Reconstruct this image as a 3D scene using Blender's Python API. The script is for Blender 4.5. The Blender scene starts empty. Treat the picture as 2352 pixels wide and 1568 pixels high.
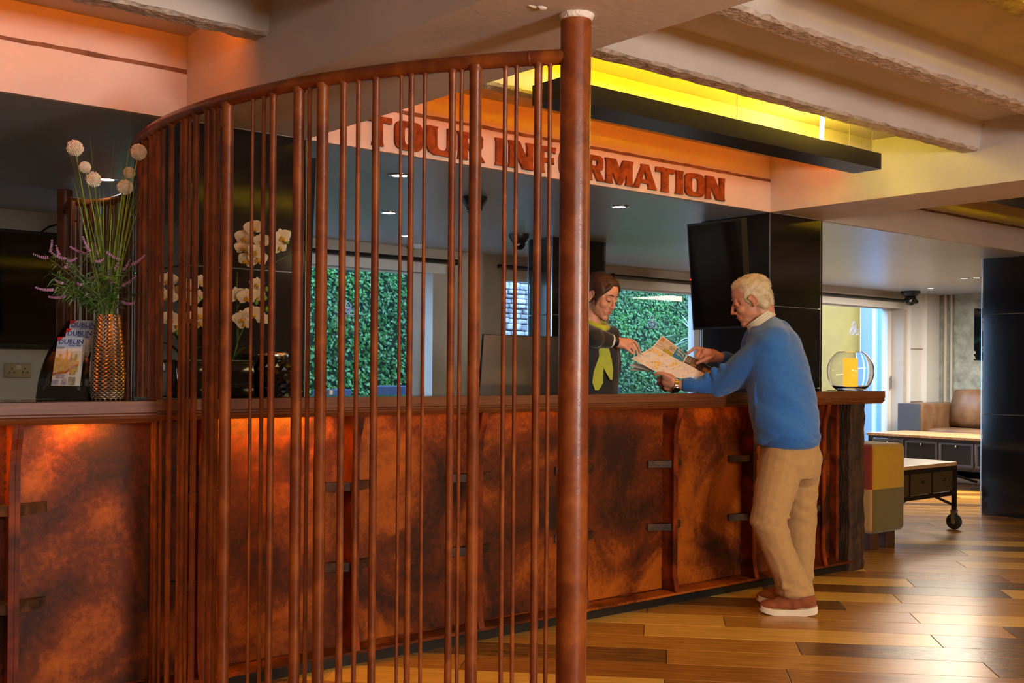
import bpy, bmesh, math, random
from mathutils import Vector, Matrix
R = math.radians
random.seed(7)
SC = bpy.context.scene
COL = SC.collection

# ---------------------------------------------------------------- camera
IMW, IMH = 2352, 1568
YAW, PIT, ROLL = R(39.817), R(0.315), R(0.463)
FPX, PCX, PCY, CAMH = 2544.2, 1176.0, 835.3, 1.22
FW = Vector((math.sin(YAW)*math.cos(PIT), math.cos(YAW)*math.cos(PIT), math.sin(PIT)))
_r = Vector((math.cos(YAW), -math.sin(YAW), 0)); _u = _r.cross(FW)
RT = _r*math.cos(ROLL) + _u*math.sin(ROLL)
UP = -_r*math.sin(ROLL) + _u*math.cos(ROLL)
CAM = Vector((0, 0, CAMH))
cam = bpy.data.cameras.new('camera'); cam_o = bpy.data.objects.new('camera', cam); COL.objects.link(cam_o)
cam.sensor_width = 36; cam.lens = FPX/IMW*36; cam.shift_y = (PCY-IMH/2)/IMW; cam.clip_start = .05
m = Matrix.Identity(4)
for i in range(3):
    m[i][0], m[i][1], m[i][2], m[i][3] = RT[i], UP[i], -FW[i], CAM[i]
cam_o.matrix_world = m
SC.camera = cam_o
def ray(x, y): return FW + RT*((x-PCX)/FPX) - UP*((y-PCY)/FPX)
def at(x, y, X=None, Y=None, Z=None, D=None):
    """world point seen at photo pixel x,y on a plane X=, Y=, Z= or at depth D (metres)"""
    d = ray(x, y)
    if D is not None: return CAM + d*D
    if X is not None: return CAM + d*(X/d.x)
    if Y is not None: return CAM + d*(Y/d.y)
    return CAM + d*((Z-CAMH)/d.z)

# ---------------------------------------------------------------- view, world, lights
SC.view_settings.view_transform = 'Standard'; SC.view_settings.look = 'None'
SC.view_settings.gamma = 1; SC.view_settings.use_curve_mapping = False
SC.view_settings.exposure = 0.40
def srgb(r, g, b):
    f = lambda c: c/12.92 if c <= .04045 else ((c+.055)/1.055)**2.4
    return (f(r/255), f(g/255), f(b/255))
cy = SC.cycles
cy.max_bounces = 6; cy.diffuse_bounces = 3; cy.glossy_bounces = 3; cy.transmission_bounces = 5; cy.transparent_max_bounces = 8
cy.caustics_reflective = False; cy.caustics_refractive = False; cy.sample_clamp_indirect = 6
cy.use_adaptive_sampling = True; cy.adaptive_threshold = .09; cy.use_light_tree = False
W = bpy.data.worlds.new('overcast_sky'); SC.world = W; W.use_nodes = True
W.node_tree.nodes['Background'].inputs[0].default_value = (.38, .63, 1.0, 1)
W.node_tree.nodes['Background'].inputs[1].default_value = 7.5
def area(name, loc, target, sx, sy, power, col, spread=None):
    l = bpy.data.lights.new(name, 'AREA'); l.shape = 'RECTANGLE'; l.size = sx; l.size_y = sy
    l.energy = power; l.color = col
    if spread: l.spread = R(spread)
    o = bpy.data.objects.new(name, l); COL.objects.link(o); o.location = loc
    o.rotation_euler = (Vector(target)-Vector(loc)).to_track_quat('-Z', 'Y').to_euler()
    return o
# standing lamp in the lobby behind the camera, to its right (throws the column's shadow on the beam)
area('lobby_lamp', (2.3, -2.4, 1.55), (2.9, 4.0, 1.7), .6, .6, 128, (1, .89, .80))
# added overhead fill for floor and counter, behind and right of the camera
area('lobby_fill_light', (6.4, .2, 2.20), (6.4, .2, 0), 3.2, 1.2, 85, (1, .72, .30))
area('lobby_fill_light', (0.1, -2.0, 2.18), (0.9, 3.0, .6), 2.2, 1.0, 75, (1, .86, .74))
# downlights of the lower ceiling behind the counter, and of the lounge on the right
area('lounge_ceiling_panel', (11.2, 5.9, 2.17), (11.2, 5.9, 0), 1.6, 1.2, 125, (1, .86, .68))
# portals that guide the sky's light through the window openings
for _x0, _x1 in ((2.75, 5.39), (6.16, 7.25), (7.45, 8.95), (10.5, 12.62)):
    _o = area('window_portal', ((_x0+_x1)/2, 7.79, 1.04), ((_x0+_x1)/2, 3.0, 1.04), _x1-_x0, 1.96, 1, (1, 1, 1)); _o.data.cycles.is_portal = True

# ---------------------------------------------------------------- helpers
def mat(name, col, rough=.5, metal=0, var=0, scale=8, bump=0, bscale=None, col2=None, stretch=None, emit=None, estr=0,
        coat=0, spec=None, alpha=None, trans=0, detail=4, sheen=0, ramp=(.35, .65), rvar=0):
    m = bpy.data.materials.new(name); m.use_nodes = True; nt = m.node_tree; b = nt.nodes['Principled BSDF']
    L = nt.links.new
    b.inputs['Base Color'].default_value = (*col, 1); b.inputs['Roughness'].default_value = rough
    b.inputs['Metallic'].default_value = metal
    if coat: b.inputs['Coat Weight'].default_value = coat; b.inputs['Coat Roughness'].default_value = .12
    if spec is not None: b.inputs['Specular IOR Level'].default_value = spec
    if trans: b.inputs['Transmission Weight'].default_value = trans
    if alpha is not None: b.inputs['Alpha'].default_value = alpha
    if sheen: b.inputs['Sheen Weight'].default_value = sheen
    if emit: b.inputs['Emission Color'].default_value = (*emit, 1); b.inputs['Emission Strength'].default_value = estr
    if var or bump or col2 or rvar:
        tc = nt.nodes.new('ShaderNodeTexCoord'); mp = nt.nodes.new('ShaderNodeMapping'); L(tc.outputs['Object'], mp.inputs[0])
        if stretch: mp.inputs['Scale'].default_value = stretch
        n = nt.nodes.new('ShaderNodeTexNoise'); n.inputs['Scale'].default_value = scale; n.inputs['Detail'].default_value = detail
        L(mp.outputs[0], n.inputs['Vector'])
        if var or col2:
            rp = nt.nodes.new('ShaderNodeValToRGB'); e = rp.color_ramp.elements
            e[0].position, e[1].position = ramp
            e[0].color = (*col, 1)
            c2 = col2 or tuple(min(1, c*(1+var)) for c in col)
            if not col2: e[0].color = (*(c*(1-var) for c in col), 1)
            e[1].color = (*c2, 1)
            L(n.outputs['Fac'], rp.inputs[0]); L(rp.outputs[0], b.inputs['Base Color'])
        if rvar:
            mr = nt.nodes.new('ShaderNodeMapRange'); L(n.outputs['Fac'], mr.inputs[0])
            mr.inputs[3].default_value = max(0, rough-rvar); mr.inputs[4].default_value = min(1, rough+rvar); L(mr.outputs[0], b.inputs['Roughness'])
        if bump:
            n2 = nt.nodes.new('ShaderNodeTexNoise'); n2.inputs['Scale'].default_value = bscale or scale*4; n2.inputs['Detail'].default_value = 3
            L(mp.outputs[0], n2.inputs['Vector'])
            bp = nt.nodes.new('ShaderNodeBump'); bp.inputs['Strength'].default_value = bump; bp.inputs['Distance'].default_value = .01
            L(n2.outputs['Fac'], bp.inputs['Height']); L(bp.outputs[0], b.inputs['Normal'])
    return m

def wpos(o):
    p = Vector((0, 0, 0))
    while o is not None: p += o.location; o = o.parent
    return p
class MB:
    """collects geometry in world coordinates; build() links it as ONE mesh object"""
    def __init__(s): s.v = []; s.f = []; s.mi = []; s.cur = 0
    def add(s, vs, fs):
        n = len(s.v); s.v += [Vector(v) for v in vs]
        for f in fs: s.f.append([i+n for i in f]); s.mi.append(s.cur)
        return s
    def box(s, a, b, M=None):
        x0, y0, z0 = a; x1, y1, z1 = b
        vs = [Vector(p) for p in ((x0,y0,z0),(x1,y0,z0),(x1,y1,z0),(x0,y1,z0),(x0,y0,z1),(x1,y0,z1),(x1,y1,z1),(x0,y1,z1))]
        if M: vs = [M @ v for v in vs]
        return s.add(vs, [(0,3,2,1),(4,5,6,7),(0,1,5,4),(1,2,6,5),(2,3,7,6),(3,0,4,7)])
    def bbox(s, a, b, r=.004, M=None):
        """box with chamfered edges"""
        bm = bmesh.new(); bmesh.ops.create_cube(bm, size=1)
        for v in bm.verts:
            v.co = Vector([(a[i]+b[i])/2 + v.co[i]*(b[i]-a[i]) for i in range(3)])
        bmesh.ops.bevel(bm, geom=bm.edges[:], offset=r, segments=2, affect='EDGES', profile=.5)
        return s.bm(bm, M)
    def bm(s, bm, M=None):
        bm.verts.ensure_lookup_table()
        for i, v in enumerate(bm.verts): v.index = i
        vs = [(M @ v.co) if M else v.co.copy() for v in bm.verts]
        fs = [[v.index for v in f.verts] for f in bm.faces]
        bm.free(); return s.add(vs, fs)
    def prism(s, pts, d):
        """closed polygon pts (3D, planar) extruded by vector d"""
        n = len(pts); d = Vector(d); vs = [Vector(p) for p in pts]+[Vector(p)+d for p in pts]
        fs = [list(range(n))[::-1], list(range(n, 2*n))]+[(i, (i+1) % n, n+(i+1) % n, n+i) for i in range(n)]
        return s.add(vs, fs)
    def tube(s, path, rad, seg=12, cap=True, closed=False, flat=None):
        path = [Vector(p) for p in path]; n = len(path)
        rad = list(rad) if hasattr(rad, '__len__') else [rad]*n
        vs = []; fs = []; ref = None
        for i, p in enumerate(path):
            a = path[i-1] if (i > 0 or closed) else p; c = path[(i+1) % n] if (i < n-1 or closed) else p
            t = (c-a).normalized() if (c-a).length > 1e-9 else Vector((0, 0, 1))
            if ref is None: ref = Vector((0, 0, 1)) if abs(t.z) < .9 else Vector((1, 0, 0))
            x = (ref - t*ref.dot(t)).normalized(); y = t.cross(x); ref = x
            for k in range(seg):
                an = 2*math.pi*k/seg
                vs.append(p + (x*math.cos(an)*(flat or 1) + y*math.sin(an))*rad[i])
        for i in range(n if closed else n-1):
            j = (i+1) % n
            for k in range(seg):
                l = (k+1) % seg
                fs.append((i*seg+k, i*seg+l, j*seg+l, j*seg+k))
        if cap and not closed:
            fs.append(list(range(seg))[::-1]); fs.append([(n-1)*seg+k for k in range(seg)])
        return s.add(vs, fs)
    def cyl(s, a, b, r, seg=16, r2=None): return s.tube([a, b], [r, r if r2 is None else r2], seg)
    def lathe(s, prof, c=(0, 0, 0), seg=32, ax=None):
        """prof: list of (r,z); revolved about the vertical through c"""
        c = Vector(c); n = len(prof); vs = []; fs = []
        for r, z in prof:
            for k in range(seg):
                a = 2*math.pi*k/seg; vs.append(c+Vector((r*math.cos(a), r*math.sin(a), z)))
        for i in range(n-1):
            for k in range(seg):
                l = (k+1) % seg; fs.append((i*seg+k, i*seg+l, (i+1)*seg+l, (i+1)*seg+k))
        if prof[0][0] > 1e-6: fs.append(list(range(seg))[::-1])
        if prof[-1][0] > 1e-6: fs.append([(n-1)*seg+k for k in range(seg)])
        if ax is not None: vs = [ax @ v for v in vs]
        return s.add(vs, fs)
    def ball(s, c, r, M=None, seg=16, ring=10):
        """ellipsoid; r scalar or 3-vector, M optional 3x3 rotation"""
        c = Vector(c); r = Vector((r, r, r)) if not hasattr(r, '__len__') else Vector(r)
        vs = []; fs = []
        for i in range(ring+1):
            th = math.pi*i/ring
            for k in range(seg):
                ph = 2*math.pi*k/seg
                v = Vector((math.sin(th)*math.cos(ph)*r.x, math.sin(th)*math.sin(ph)*r.y, math.cos(th)*r.z))
                if M: v = M @ v
                vs.append(c+v)
        for i in range(ring):
            for k in range(seg):
                l = (k+1) % seg; fs.append((i*seg+k, (i+1)*seg+k, (i+1)*seg+l, i*seg+l))
        return s.add(vs, fs)
    def build(s, name, m, parent=None, smooth=None, label=None, **kw):
        me = bpy.data.meshes.new(name); off = wpos(parent) if parent else Vector((0, 0, 0))
        me.from_pydata([v-off for v in s.v], [], s.f)
        for x in (m if isinstance(m, (list, tuple)) else [m]): me.materials.append(x)
        if isinstance(m, (list, tuple)):
            me.polygons.foreach_set('material_index', s.mi)
        bm = bmesh.new(); bm.from_mesh(me); bmesh.ops.remove_doubles(bm, verts=bm.verts, dist=1e-6)
        bmesh.ops.recalc_face_normals(bm, faces=bm.faces); bm.to_mesh(me); bm.free()
        if smooth:
            me.polygons.foreach_set('use_smooth', [True]*len(me.polygons))
            if smooth is not True: me.set_sharp_from_angle(angle=R(smooth))
        me.update()
        o = bpy.data.objects.new(name, me); COL.objects.link(o)
        if parent: o.parent = parent
        if label: o['label'] = label
        for k, v in kw.items(): o[k] = v
        return o
def thing(name, label, cat, loc, group=None, kind=None):
    o = bpy.data.objects.new(name, None); COL.objects.link(o); o.location = loc; o.empty_display_size = .05
    o['label'] = label; o['category'] = cat
    if group: o['group'] = group
    if kind: o['kind'] = kind
    return o
def tag(o, label, cat, group=None, kind=None):
    o['label'] = label; o['category'] = cat
    if group: o['group'] = group
    if kind: o['kind'] = kind
    return o
def struct(o, label=None):
    o['kind'] = 'structure'
    if label: o['label'] = label
    return o
def linkmesh(name, me, loc, parent=None, rot=(0, 0, 0)):
    o = bpy.data.objects.new(name, me); COL.objects.link(o); o.parent = parent
    o.location = Vector(loc) - (wpos(parent) if parent else Vector((0, 0, 0))); o.rotation_euler = rot
    return o
# ---------------------------------------------------------------- materials
M = {}
M['paint'] = mat('cream_painted_concrete', srgb(204, 194, 186), .62, var=.05, scale=3, bump=.12, bscale=40)
M['paint_rough'] = mat('broken_concrete_edge', srgb(190, 176, 164), .8, var=.25, scale=22, bump=.9, bscale=45)
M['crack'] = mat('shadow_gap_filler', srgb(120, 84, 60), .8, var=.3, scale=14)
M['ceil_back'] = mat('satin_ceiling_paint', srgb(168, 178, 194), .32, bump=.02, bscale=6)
M['wall'] = mat('stone_grey_wall_paint', srgb(188, 180, 170), .6, var=.03, scale=2)
M['tile'] = mat('black_gloss_tile', srgb(26, 23, 24), .10, var=.12, scale=5, spec=.6)
M['grout'] = mat('grey_grout', srgb(150, 140, 130), .7)
M['chrome'] = mat('brushed_trim', srgb(190, 190, 192), .25, 1)
M['stone'] = mat('rough_stone_render', srgb(152, 160, 156), .9, var=.2, scale=10, bump=.6, bscale=40)
M['white'] = mat('white_gloss_frame', srgb(222, 224, 226), .35)
M['black'] = mat('matt_black', srgb(22, 20, 19), .45)
M['blackgloss'] = mat('black_screen', (.004, .004, .005), .06)
M['plank_gap'] = mat('dark_underlay', srgb(52, 34, 18), .8)
M['olive'] = mat('olive_render', srgb(142, 100, 22), .8, var=.06, scale=3)

# glass: thin clear pane
def glass_mat(name, tint=(1, 1, 1), refl=.10):
    m = bpy.data.materials.new(name); m.use_nodes = True; nt = m.node_tree; nt.nodes.remove(nt.nodes['Principled BSDF'])
    out = nt.nodes['Material Output']; t = nt.nodes.new('ShaderNodeBsdfTransparent'); g = nt.nodes.new('ShaderNodeBsdfGlossy')
    t.inputs[0].default_value = (*tint, 1); g.inputs['Roughness'].default_value = .02
    fr = nt.nodes.new('ShaderNodeFresnel'); fr.inputs[0].default_value = 1.45
    ge = nt.nodes.new('ShaderNodeNewGeometry'); mt = nt.nodes.new('ShaderNodeMath'); mt.operation = 'MULTIPLY_ADD'; mt.inputs[1].default_value = -1; mt.inputs[2].default_value = 1
    nt.links.new(ge.outputs['Backfacing'], mt.inputs[0]); mu = nt.nodes.new('ShaderNodeMath'); mu.operation = 'MULTIPLY'
    nt.links.new(fr.outputs[0], mu.inputs[0]); nt.links.new(mt.outputs[0], mu.inputs[1])
    mx = nt.nodes.new('ShaderNodeMixShader'); nt.links.new(mu.outputs[0], mx.inputs[0])
    nt.links.new(t.outputs[0], mx.inputs[1]); nt.links.new(g.outputs[0], mx.inputs[2]); nt.links.new(mx.outputs[0], out.inputs[0])
    return m
M['pane'] = glass_mat('window_glass')

# planks: grain along local X, tone per plank
def plank_mat(name, c1, c2):
    m = mat(name, c1, .25, col2=c2, scale=3.2, stretch=(1.2, 14, 14), bump=.06, bscale=10, detail=5, ramp=(.3, .72), spec=.45)
    return m
PL = {'l': plank_mat('pale_oak_plank', srgb(206, 154, 62), srgb(232, 186, 88)),
      'm': plank_mat('mid_oak_plank', srgb(160, 108, 40), srgb(196, 142, 60)),
      'd': plank_mat('dark_oak_plank', srgb(96, 64, 28), srgb(136, 94, 44)),
      'n': plank_mat('brown_oak_plank', srgb(134, 84, 32), srgb(170, 114, 48))}

# ---------------------------------------------------------------- floor of planks
ZC = 2.22           # underside of beams and of the low ceiling
YF = 4.29           # face of the fascia
floor = struct(MB().box((-4.2, -5.2, -.12), (13.5, 7.6, -.006)).build('floor', M['plank_gap']), 'floor of diagonal oak planks')
PA = R(-47.6); pd = Vector((math.cos(PA), math.sin(PA), 0)); pn = Vector((-math.sin(PA), math.cos(PA), 0))
PW, PLN, V0 = .2385, 1.326, 4.681
ends = {}           # row -> position of one joint along the row (read off the photograph)
for X, Y in [tuple(at(x, y, Z=0)[:2]) for x, y in ((2142, 1459), (2090, 1407), (2051, 1364), (1929, 1381), (2080, 1328), (2297, 1354),
             (2195, 1287), (2307, 1440), (2258, 1521), (2149, 1235), (1661, 1413), (1481, 1430), (1531, 1489), (1526, 1557), (1806, 1536))]:
    p = Vector((X, Y, 0)); ends[math.floor((p.dot(pn)-V0)/PW+.06-.5)] = p.dot(pd)
tone_at = {}
for (x, y), t in (((1900, 1505), 'l'), ((2250, 1425), 'l'), ((2050, 1470), 'l'), ((2000, 1380), 'l'), ((2000, 1342), 'l'), ((2290, 1300), 'l'), ((2330, 1362), 'l'),
                  ((2340, 1455), 'd'), ((1900, 1393), 'd'), ((2250, 1345), 'd'), ((1440, 1500), 'd'), ((2000, 1500), 'd'), ((1450, 1440), 'm'), ((1560, 1425), 'l'),
                  ((1600, 1450), 'l'), ((2240, 1245), 'l'), ((1420, 1562), 'l'), ((1700, 1470), 'm'), ((1650, 1540), 'n'), ((2220, 1400), 'm'), ((2100, 1245), 'l')):
    tone_at[(x, y)] = t
rng = random.Random(11)
def rect_in_view(c):
    v = c-CAM; z = v.dot(FW)
    if z < .8: return False
    x = PCX+FPX*v.dot(RT)/z; y = PCY-FPX*v.dot(UP)/z
    return -500 < x < 2900 and y < 2000
_pm = {}
def plank_mesh(t, n):
    k = (t, n)
    if k not in _pm:
        mb = MB().bbox((0, 0, -.006), (PLN-.003, PW-.003, 0), .0012)
        me = bpy.data.meshes.new('plank'); me.from_pydata(mb.v, [], mb.f); me.materials.append(PL[t]); _pm[k] = me
    return _pm[k]
rest = {t: MB() for t in PL}
cand = []
for row in range(-40, 34):
    v = V0+row*PW; e0 = ends.get(row, rng.random()*PLN)
    for k in range(-8, 10):
        u = e0+k*PLN; o = pd*u+pn*v; c = o+pd*PLN/2+pn*PW/2
        if not (-4.0 < c.x < 13.3 and -5 < c.y < 7.4): continue
        t = rng.choice('lmmnndm')
        for (x, y), tt in tone_at.items():
            q = at(x, y, Z=0)-o
            if 0 <= q.dot(pd) < PLN and 0 <= q.dot(pn) < PW: t = tt
        cand.append((c, o, t))
near = sorted([q for q in cand if rect_in_view(q[0])], key=lambda q: (q[0]-CAM).length)
seen = set(id(q) for q in near[:300])
RZ = Matrix.Rotation(PA, 4, 'Z')
for q in cand:
    c, o, t = q
    if id(q) in seen:
        p = linkmesh('plank', plank_mesh(t, 0), o, floor, (0, 0, PA))
    else:
        rest[t].box((0, 0, -.006), (PLN-.003, PW-.003, 0), Matrix.Translation(o) @ RZ)
mb = MB(); mats = []
for i, t in enumerate(rest):
    mats.append(PL[t]); mb.cur = i
    n = len(mb.v); mb.v += rest[t].v; mb.f += [[a+n for a in f] for f in rest[t].f]; mb.mi += [i]*len(rest[t].f)
mb.build('planks_beyond_view', mats, floor, kind='stuff')

# ---------------------------------------------------------------- ceilings, beams, fascia
ceil = struct(MB().box((-4.2, -5.2, 2.56), (13.5, YF+.02, 2.76)).build('ceiling', M['paint']), 'ribbed concrete ceiling with downstand beams')
def rib(y, x0, x1):
    """one concrete rib along X with a broken lower arris"""
    rr = random.Random(int(y*100)+int(x0*10)); mb = MB(); n = int((x1-x0)/.045); w = .105
    pts = []
    for i in range(n+1):
        x = x0+(x1-x0)*i/n
        pts.append((x, y-.02, 2.56, y, 2.418+rr.uniform(-.006, .004), y+.012+rr.uniform(-.004, .008), 2.406+rr.uniform(-.002, .004),
                    y+w-.01+rr.uniform(-.008, .006), 2.407+rr.uniform(-.002, .004), y+w, 2.42+rr.uniform(-.006, .004), y+w+.02, 2.56))
    vs = []; fs = []
    for p in pts:
        x = p[0]; vs += [(x, p[1], p[2]), (x, p[3], p[4]), (x, p[5], p[6]), (x, p[7], p[8]), (x, p[9], p[10]), (x, p[11], p[12])]
    for i in range(n):
        for k in range(5):
            a = i*6+k; fs.append((a, a+6, a+7, a+1)); mb.mi.append(1 if k in (1, 2, 3) else 0)
    mb.v = [Vector(v) for v in vs]; mb.f = fs
    return mb.build('ceiling_rib', [M['paint'], M['paint_rough']], ceil)
RIBY = (3.59, 2.935, 2.305, 1.66, 1.02, .38, -.27, -.92, -1.57)
for y in RIBY:
    for x0, x1 in ((-4, 1.85), (2.40, 5.67), (6.22, 10.0), (10.55, 13.29)): rib(y, x0, x1)
for x0, x1 in ((1.85, 2.40), (5.67, 6.22), (10.0, 10.55)):
    MB().box((x0, -5.2, ZC), (x1, YF, 2.56)).build('ceiling_beam', M['paint'], ceil)
# plaster collar and a drip of filler where the column meets the beam
# low ceiling of the back room, and the fascia in front of it
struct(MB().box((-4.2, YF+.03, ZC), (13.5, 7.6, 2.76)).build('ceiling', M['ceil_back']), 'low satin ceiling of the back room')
fas = struct(MB().box((-4.2, YF+.004, 2.424), (13.5, YF+.03, 2.56)).build('wall_fascia', M['paint']), 'orange lit fascia above the counter')
MB().box((-4.2, YF, ZC-.001), (13.5, YF+.03, 2.408)).build('fascia_board', M['paint'], fas)
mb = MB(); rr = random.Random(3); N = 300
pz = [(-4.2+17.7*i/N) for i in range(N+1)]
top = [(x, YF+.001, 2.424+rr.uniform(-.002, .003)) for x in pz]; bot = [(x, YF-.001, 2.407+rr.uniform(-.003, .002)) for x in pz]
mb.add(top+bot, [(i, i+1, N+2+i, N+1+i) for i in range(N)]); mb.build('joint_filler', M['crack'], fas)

# ---------------------------------------------------------------- walls
YB = 7.5
wb = MB()
OPEN = [(2.75, 5.39, .06, 2.09), (6.16, 7.25, .06, 2.09), (7.45, 8.95, .06, 2.09), (10.5, 12.62, .02, 2.09)]
xs = -4.2
for a, b, z0, z1 in OPEN:
    wb.box((xs, YB, 0), (a, YB+.28, ZC)); wb.box((a, YB, z1), (b, YB+.28, ZC)); wb.box((a, YB, 0), (b, YB+.28, z0)); xs = b
wb.box((xs, YB, 0), (13.5, YB+.28, ZC))
wback = struct(wb.build('wall_back', M['wall']), 'grey rear wall with tall windows')
struct(MB().box((13.3, -5.2, 0), (13.5, YB, 2.6)).build('wall_right', M['stone']))
from mathutils import noise
gv = []; NY, NZ = 110, 110
for i in range(NY+1):
    for k in range(NZ+1):
        y, z = 4.4+(7.18-4.4)*i/NY, .0+2.22*k/NZ
        gv.append((13.285-.035*abs(noise.noise((y*7, z*7, 1)))-.03*abs(noise.noise((y*17, z*17, 5)))-.012*noise.noise((y*40, z*40, 9)), y, z))
MB().add(gv, [(i*(NZ+1)+k, (i+1)*(NZ+1)+k, (i+1)*(NZ+1)+k+1, i*(NZ+1)+k+1) for i in range(NY) for k in range(NZ)]).build('stone_relief', M['stone'], bpy.data.objects['wall_right'], smooth=True)
struct(MB().box((-4.2, -5.2, 0), (-4.0, YB, 2.56)).build('wall_left', M['wall']))
struct(MB().box((-4.0, -5.4, 0), (13.4, -5.2, 2.56)).build('wall_front', M['wall']))
# windows: frame ring set to the outside of the reveal, pane, pelmet board and black rod
for i, (a, b, z0, z1) in enumerate(OPEN):
    w = struct(MB().box((a, YB+.17, z1-.07), (b, YB+.25, z1)).box((a, YB+.17, z0), (b, YB+.25, z0+.08))
               .box((a, YB+.17, z0+.08), (a+.075, YB+.25, z1-.07)).box((b-.085, YB+.17, z0+.08), (b, YB+.25, z1-.07))
               .build(('door_%d' if i == 3 else 'window_%d') % (1 if i == 3 else i+1), M['white']),
               ['white framed window filled with ivy', 'narrow window onto a stone wall', 'window onto hedge and palm', 'glazed door to the courtyard'][i])
    MB().box((a+.07, YB+.205, z0+.07), (b-.08, YB+.213, z1-.06)).build('pane', M['pane'], w)
    MB().box((a-.04, YB-.014, 2.02), (b+.12, YB, 2.098)).build('pelmet_board', M['white'], w)
    r = MB().cyl((a-.12, YB-.06, 2.118), (b+.18, YB-.06, 2.118), .017, 12).ball((b+.19, YB-.06, 2.118), .026)
    for k in range(4):
        x = a+(b-a)*(k+.1)/3; r.cyl((x, YB-.06, 2.118), (x, YB, 2.13), .009, 8)
    r.build('curtain_rod', M['black'], w)
    if i == 3: MB().cyl((b-.05, YB+.14, 1.02), (b-.05, YB+.14, 1.18), .012, 10).build('handle', M['chrome'], w)
# right-hand corner: boxed white column and conduit on the stone wall
struct(MB().box((12.70, YB-.05, 0), (13.0, YB, ZC)).box((12.98, YB-.11, 0), (13.28, YB, ZC)).build('trim_1', M['white']))
for z in (.86, 1.52): struct(MB().box((12.70, YB-.058, z), (13.0, YB-.05, z+.012)).build('trim_2', M['grout']))
mb = MB(); mb.cyl((13.27, 7.30, 0), (13.27, 7.30, ZC), .022, 10); mb.cyl((13.27, 7.22, 0), (13.27, 7.22, ZC), .016, 10)
struct(mb.build('trim_3', M['wall']))

# ---------------------------------------------------------------- tiled pillars
def pillar(x0, x1, y0, y1, label, seams=(.02, .60, 1.118, 1.635, 2.219), split=1):
    p = thing('tiled_pillar', label, 'pillar', ((x0+x1)/2, (y0+y1)/2, 0))
    MB().box((x0+.014, y0+.014, 0), (x1-.014, y1-.014, ZC)).build('core', M['grout'], p)
    g = .0025
    for z0, z1 in zip(seams, seams[1:]):
        for k in range(split):
            a, b = x0+.006+(x1-x0-.012)*k/split, x0+.006+(x1-x0-.012)*(k+1)/split
            c, d = y0+.006+(y1-y0-.012)*k/split, y0+.006+(y1-y0-.012)*(k+1)/split
            MB().bbox((a+g, y0, z0+g), (b-g, y0+.012, z1-g), .001).build('tile', M['tile'], p)
            MB().bbox((x0, c+g, z0+g), (x0+.012, d-g, z1-g), .001).build('tile', M['tile'], p)
            MB().bbox((x1-.012, c+g, z0+g), (x1, d-g, z1-g), .001).build('tile', M['tile'], p)
    for x in (x0, x1):
        for y in (y0, y1):
            MB().box((x-.005 if x == x0 else x-.003, y-.005 if y == y0 else y-.003, 0), (x+.003 if x == x0 else x+.005, y+.003 if y == y0 else y+.005, ZC-.002)).build('corner_trim', M['chrome'], p)
    return p
pillar(1.85, 2.40, YF+.002, 4.84, 'black tiled pillar behind the orchids at the left of the counter')
pillar(5.67, 6.22, YF+.002, 4.84, 'black tiled pillar behind the man with yellow light mirrored in it')
pillar(5.51, 6.06, 6.15, 6.42, 'black tiled pillar far behind the receptionist')
pillar(9.30, 9.95, 3.2, 4.78, 'wide black tiled pillar at the right edge of the view', (.0, .87, 1.735, 2.219))

# ---------------------------------------------------------------- hidden light strips in the ceiling bays
def emis(name, col, s):
    m = bpy.data.materials.new(name); m.use_nodes = True; b = m.node_tree.nodes['Principled BSDF']
    b.inputs['Base Color'].default_value = (*col, 1); b.inputs['Emission Color'].default_value = (*col, 1); b.inputs['Emission Strength'].default_value = s
    return m
M['led_orange'] = emis('orange_led_strip', (1, .19, .0), 40)
M['led_amber'] = emis('amber_led_strip', (1, .41, .02), 190)
M['led_dim'] = emis('amber_led_strip_dim', (1, .34, .01), 11)
M['tube_yellow'] = emis('yellow_sleeved_tube', (1, .70, .0), 66)
M['rope'] = emis('glowing_yellow_rope_light', (1, .76, .12), 230)
for a, b, l in ((-1.5, 1.83, 'orange light strip hidden behind the ceiling rib at the left'), (2.42, 5.65, 'orange light strip hidden behind the rib above the lettering')):
    s = thing('light_strip', l, 'light strip', ((a+b)/2, 3.74, 2.50))
    MB().box((a, 3.713, 2.47), (b, 3.765, 2.476)).box((a, 3.760, 2.476), (b, 3.765, 2.487)).build('channel', M['white'], s)
    MB().box((a+.02, 3.718, 2.4765), (b-.02, 3.752, 2.483)).build('diffuser', M['led_orange'], s)
# ---------------------------------------------------------------- hanging trough lamps
def trough_lamp(x0, x1, y0, label, rope):
    y1, z0, z1 = y0+.165, 2.28, 2.362
    t = thing('hanging_trough_lamp', label, 'lamp', ((x0+x1)/2, y0+.08, z0), 'hanging trough lamps')
    MB().box((x0, y0, z0), (x1, y1, z0+.008)).box((x0, y0, z0+.008), (x1, y0+.006, z1)).box((x0, y1-.006, z0+.008), (x1, y1, z1)).box((x0, y0+.006, z0+.008), (x0+.006, y1-.006, z1)).build('trough', M['black'], t)
    MB().cyl((x0+.12, y0+.028, 2.342), (x1-.03, y0+.028, 2.342), .010, 12).build('tube', M['tube_yellow'], t, smooth=True)
    for x in (x0+.1, (x0+x1)/2, x1-.23, x1-.02): MB().cyl((x, y0+.04, z1-.03), (x, y0+.04, 2.56), .0018, 6).build('hanging_wire', M['chrome'], t)
    if rope: MB().tube([(x1-.44, y0+.06, 2.34), (x1-.44, y0+.06, 2.42), (x1-.42, y0+.07, 2.50), (x1-.38, y0+.09, 2.56)], .011, 10).build('rope_light', M['rope'], t, smooth=True)
trough_lamp(2.90, 5.16, 3.20, 'long black trough lamp glowing yellow above the letters and the man', True)
trough_lamp(6.56, 8.9, 3.20, 'black trough lamp of the next ceiling bay, at the right edge', False)
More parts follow.
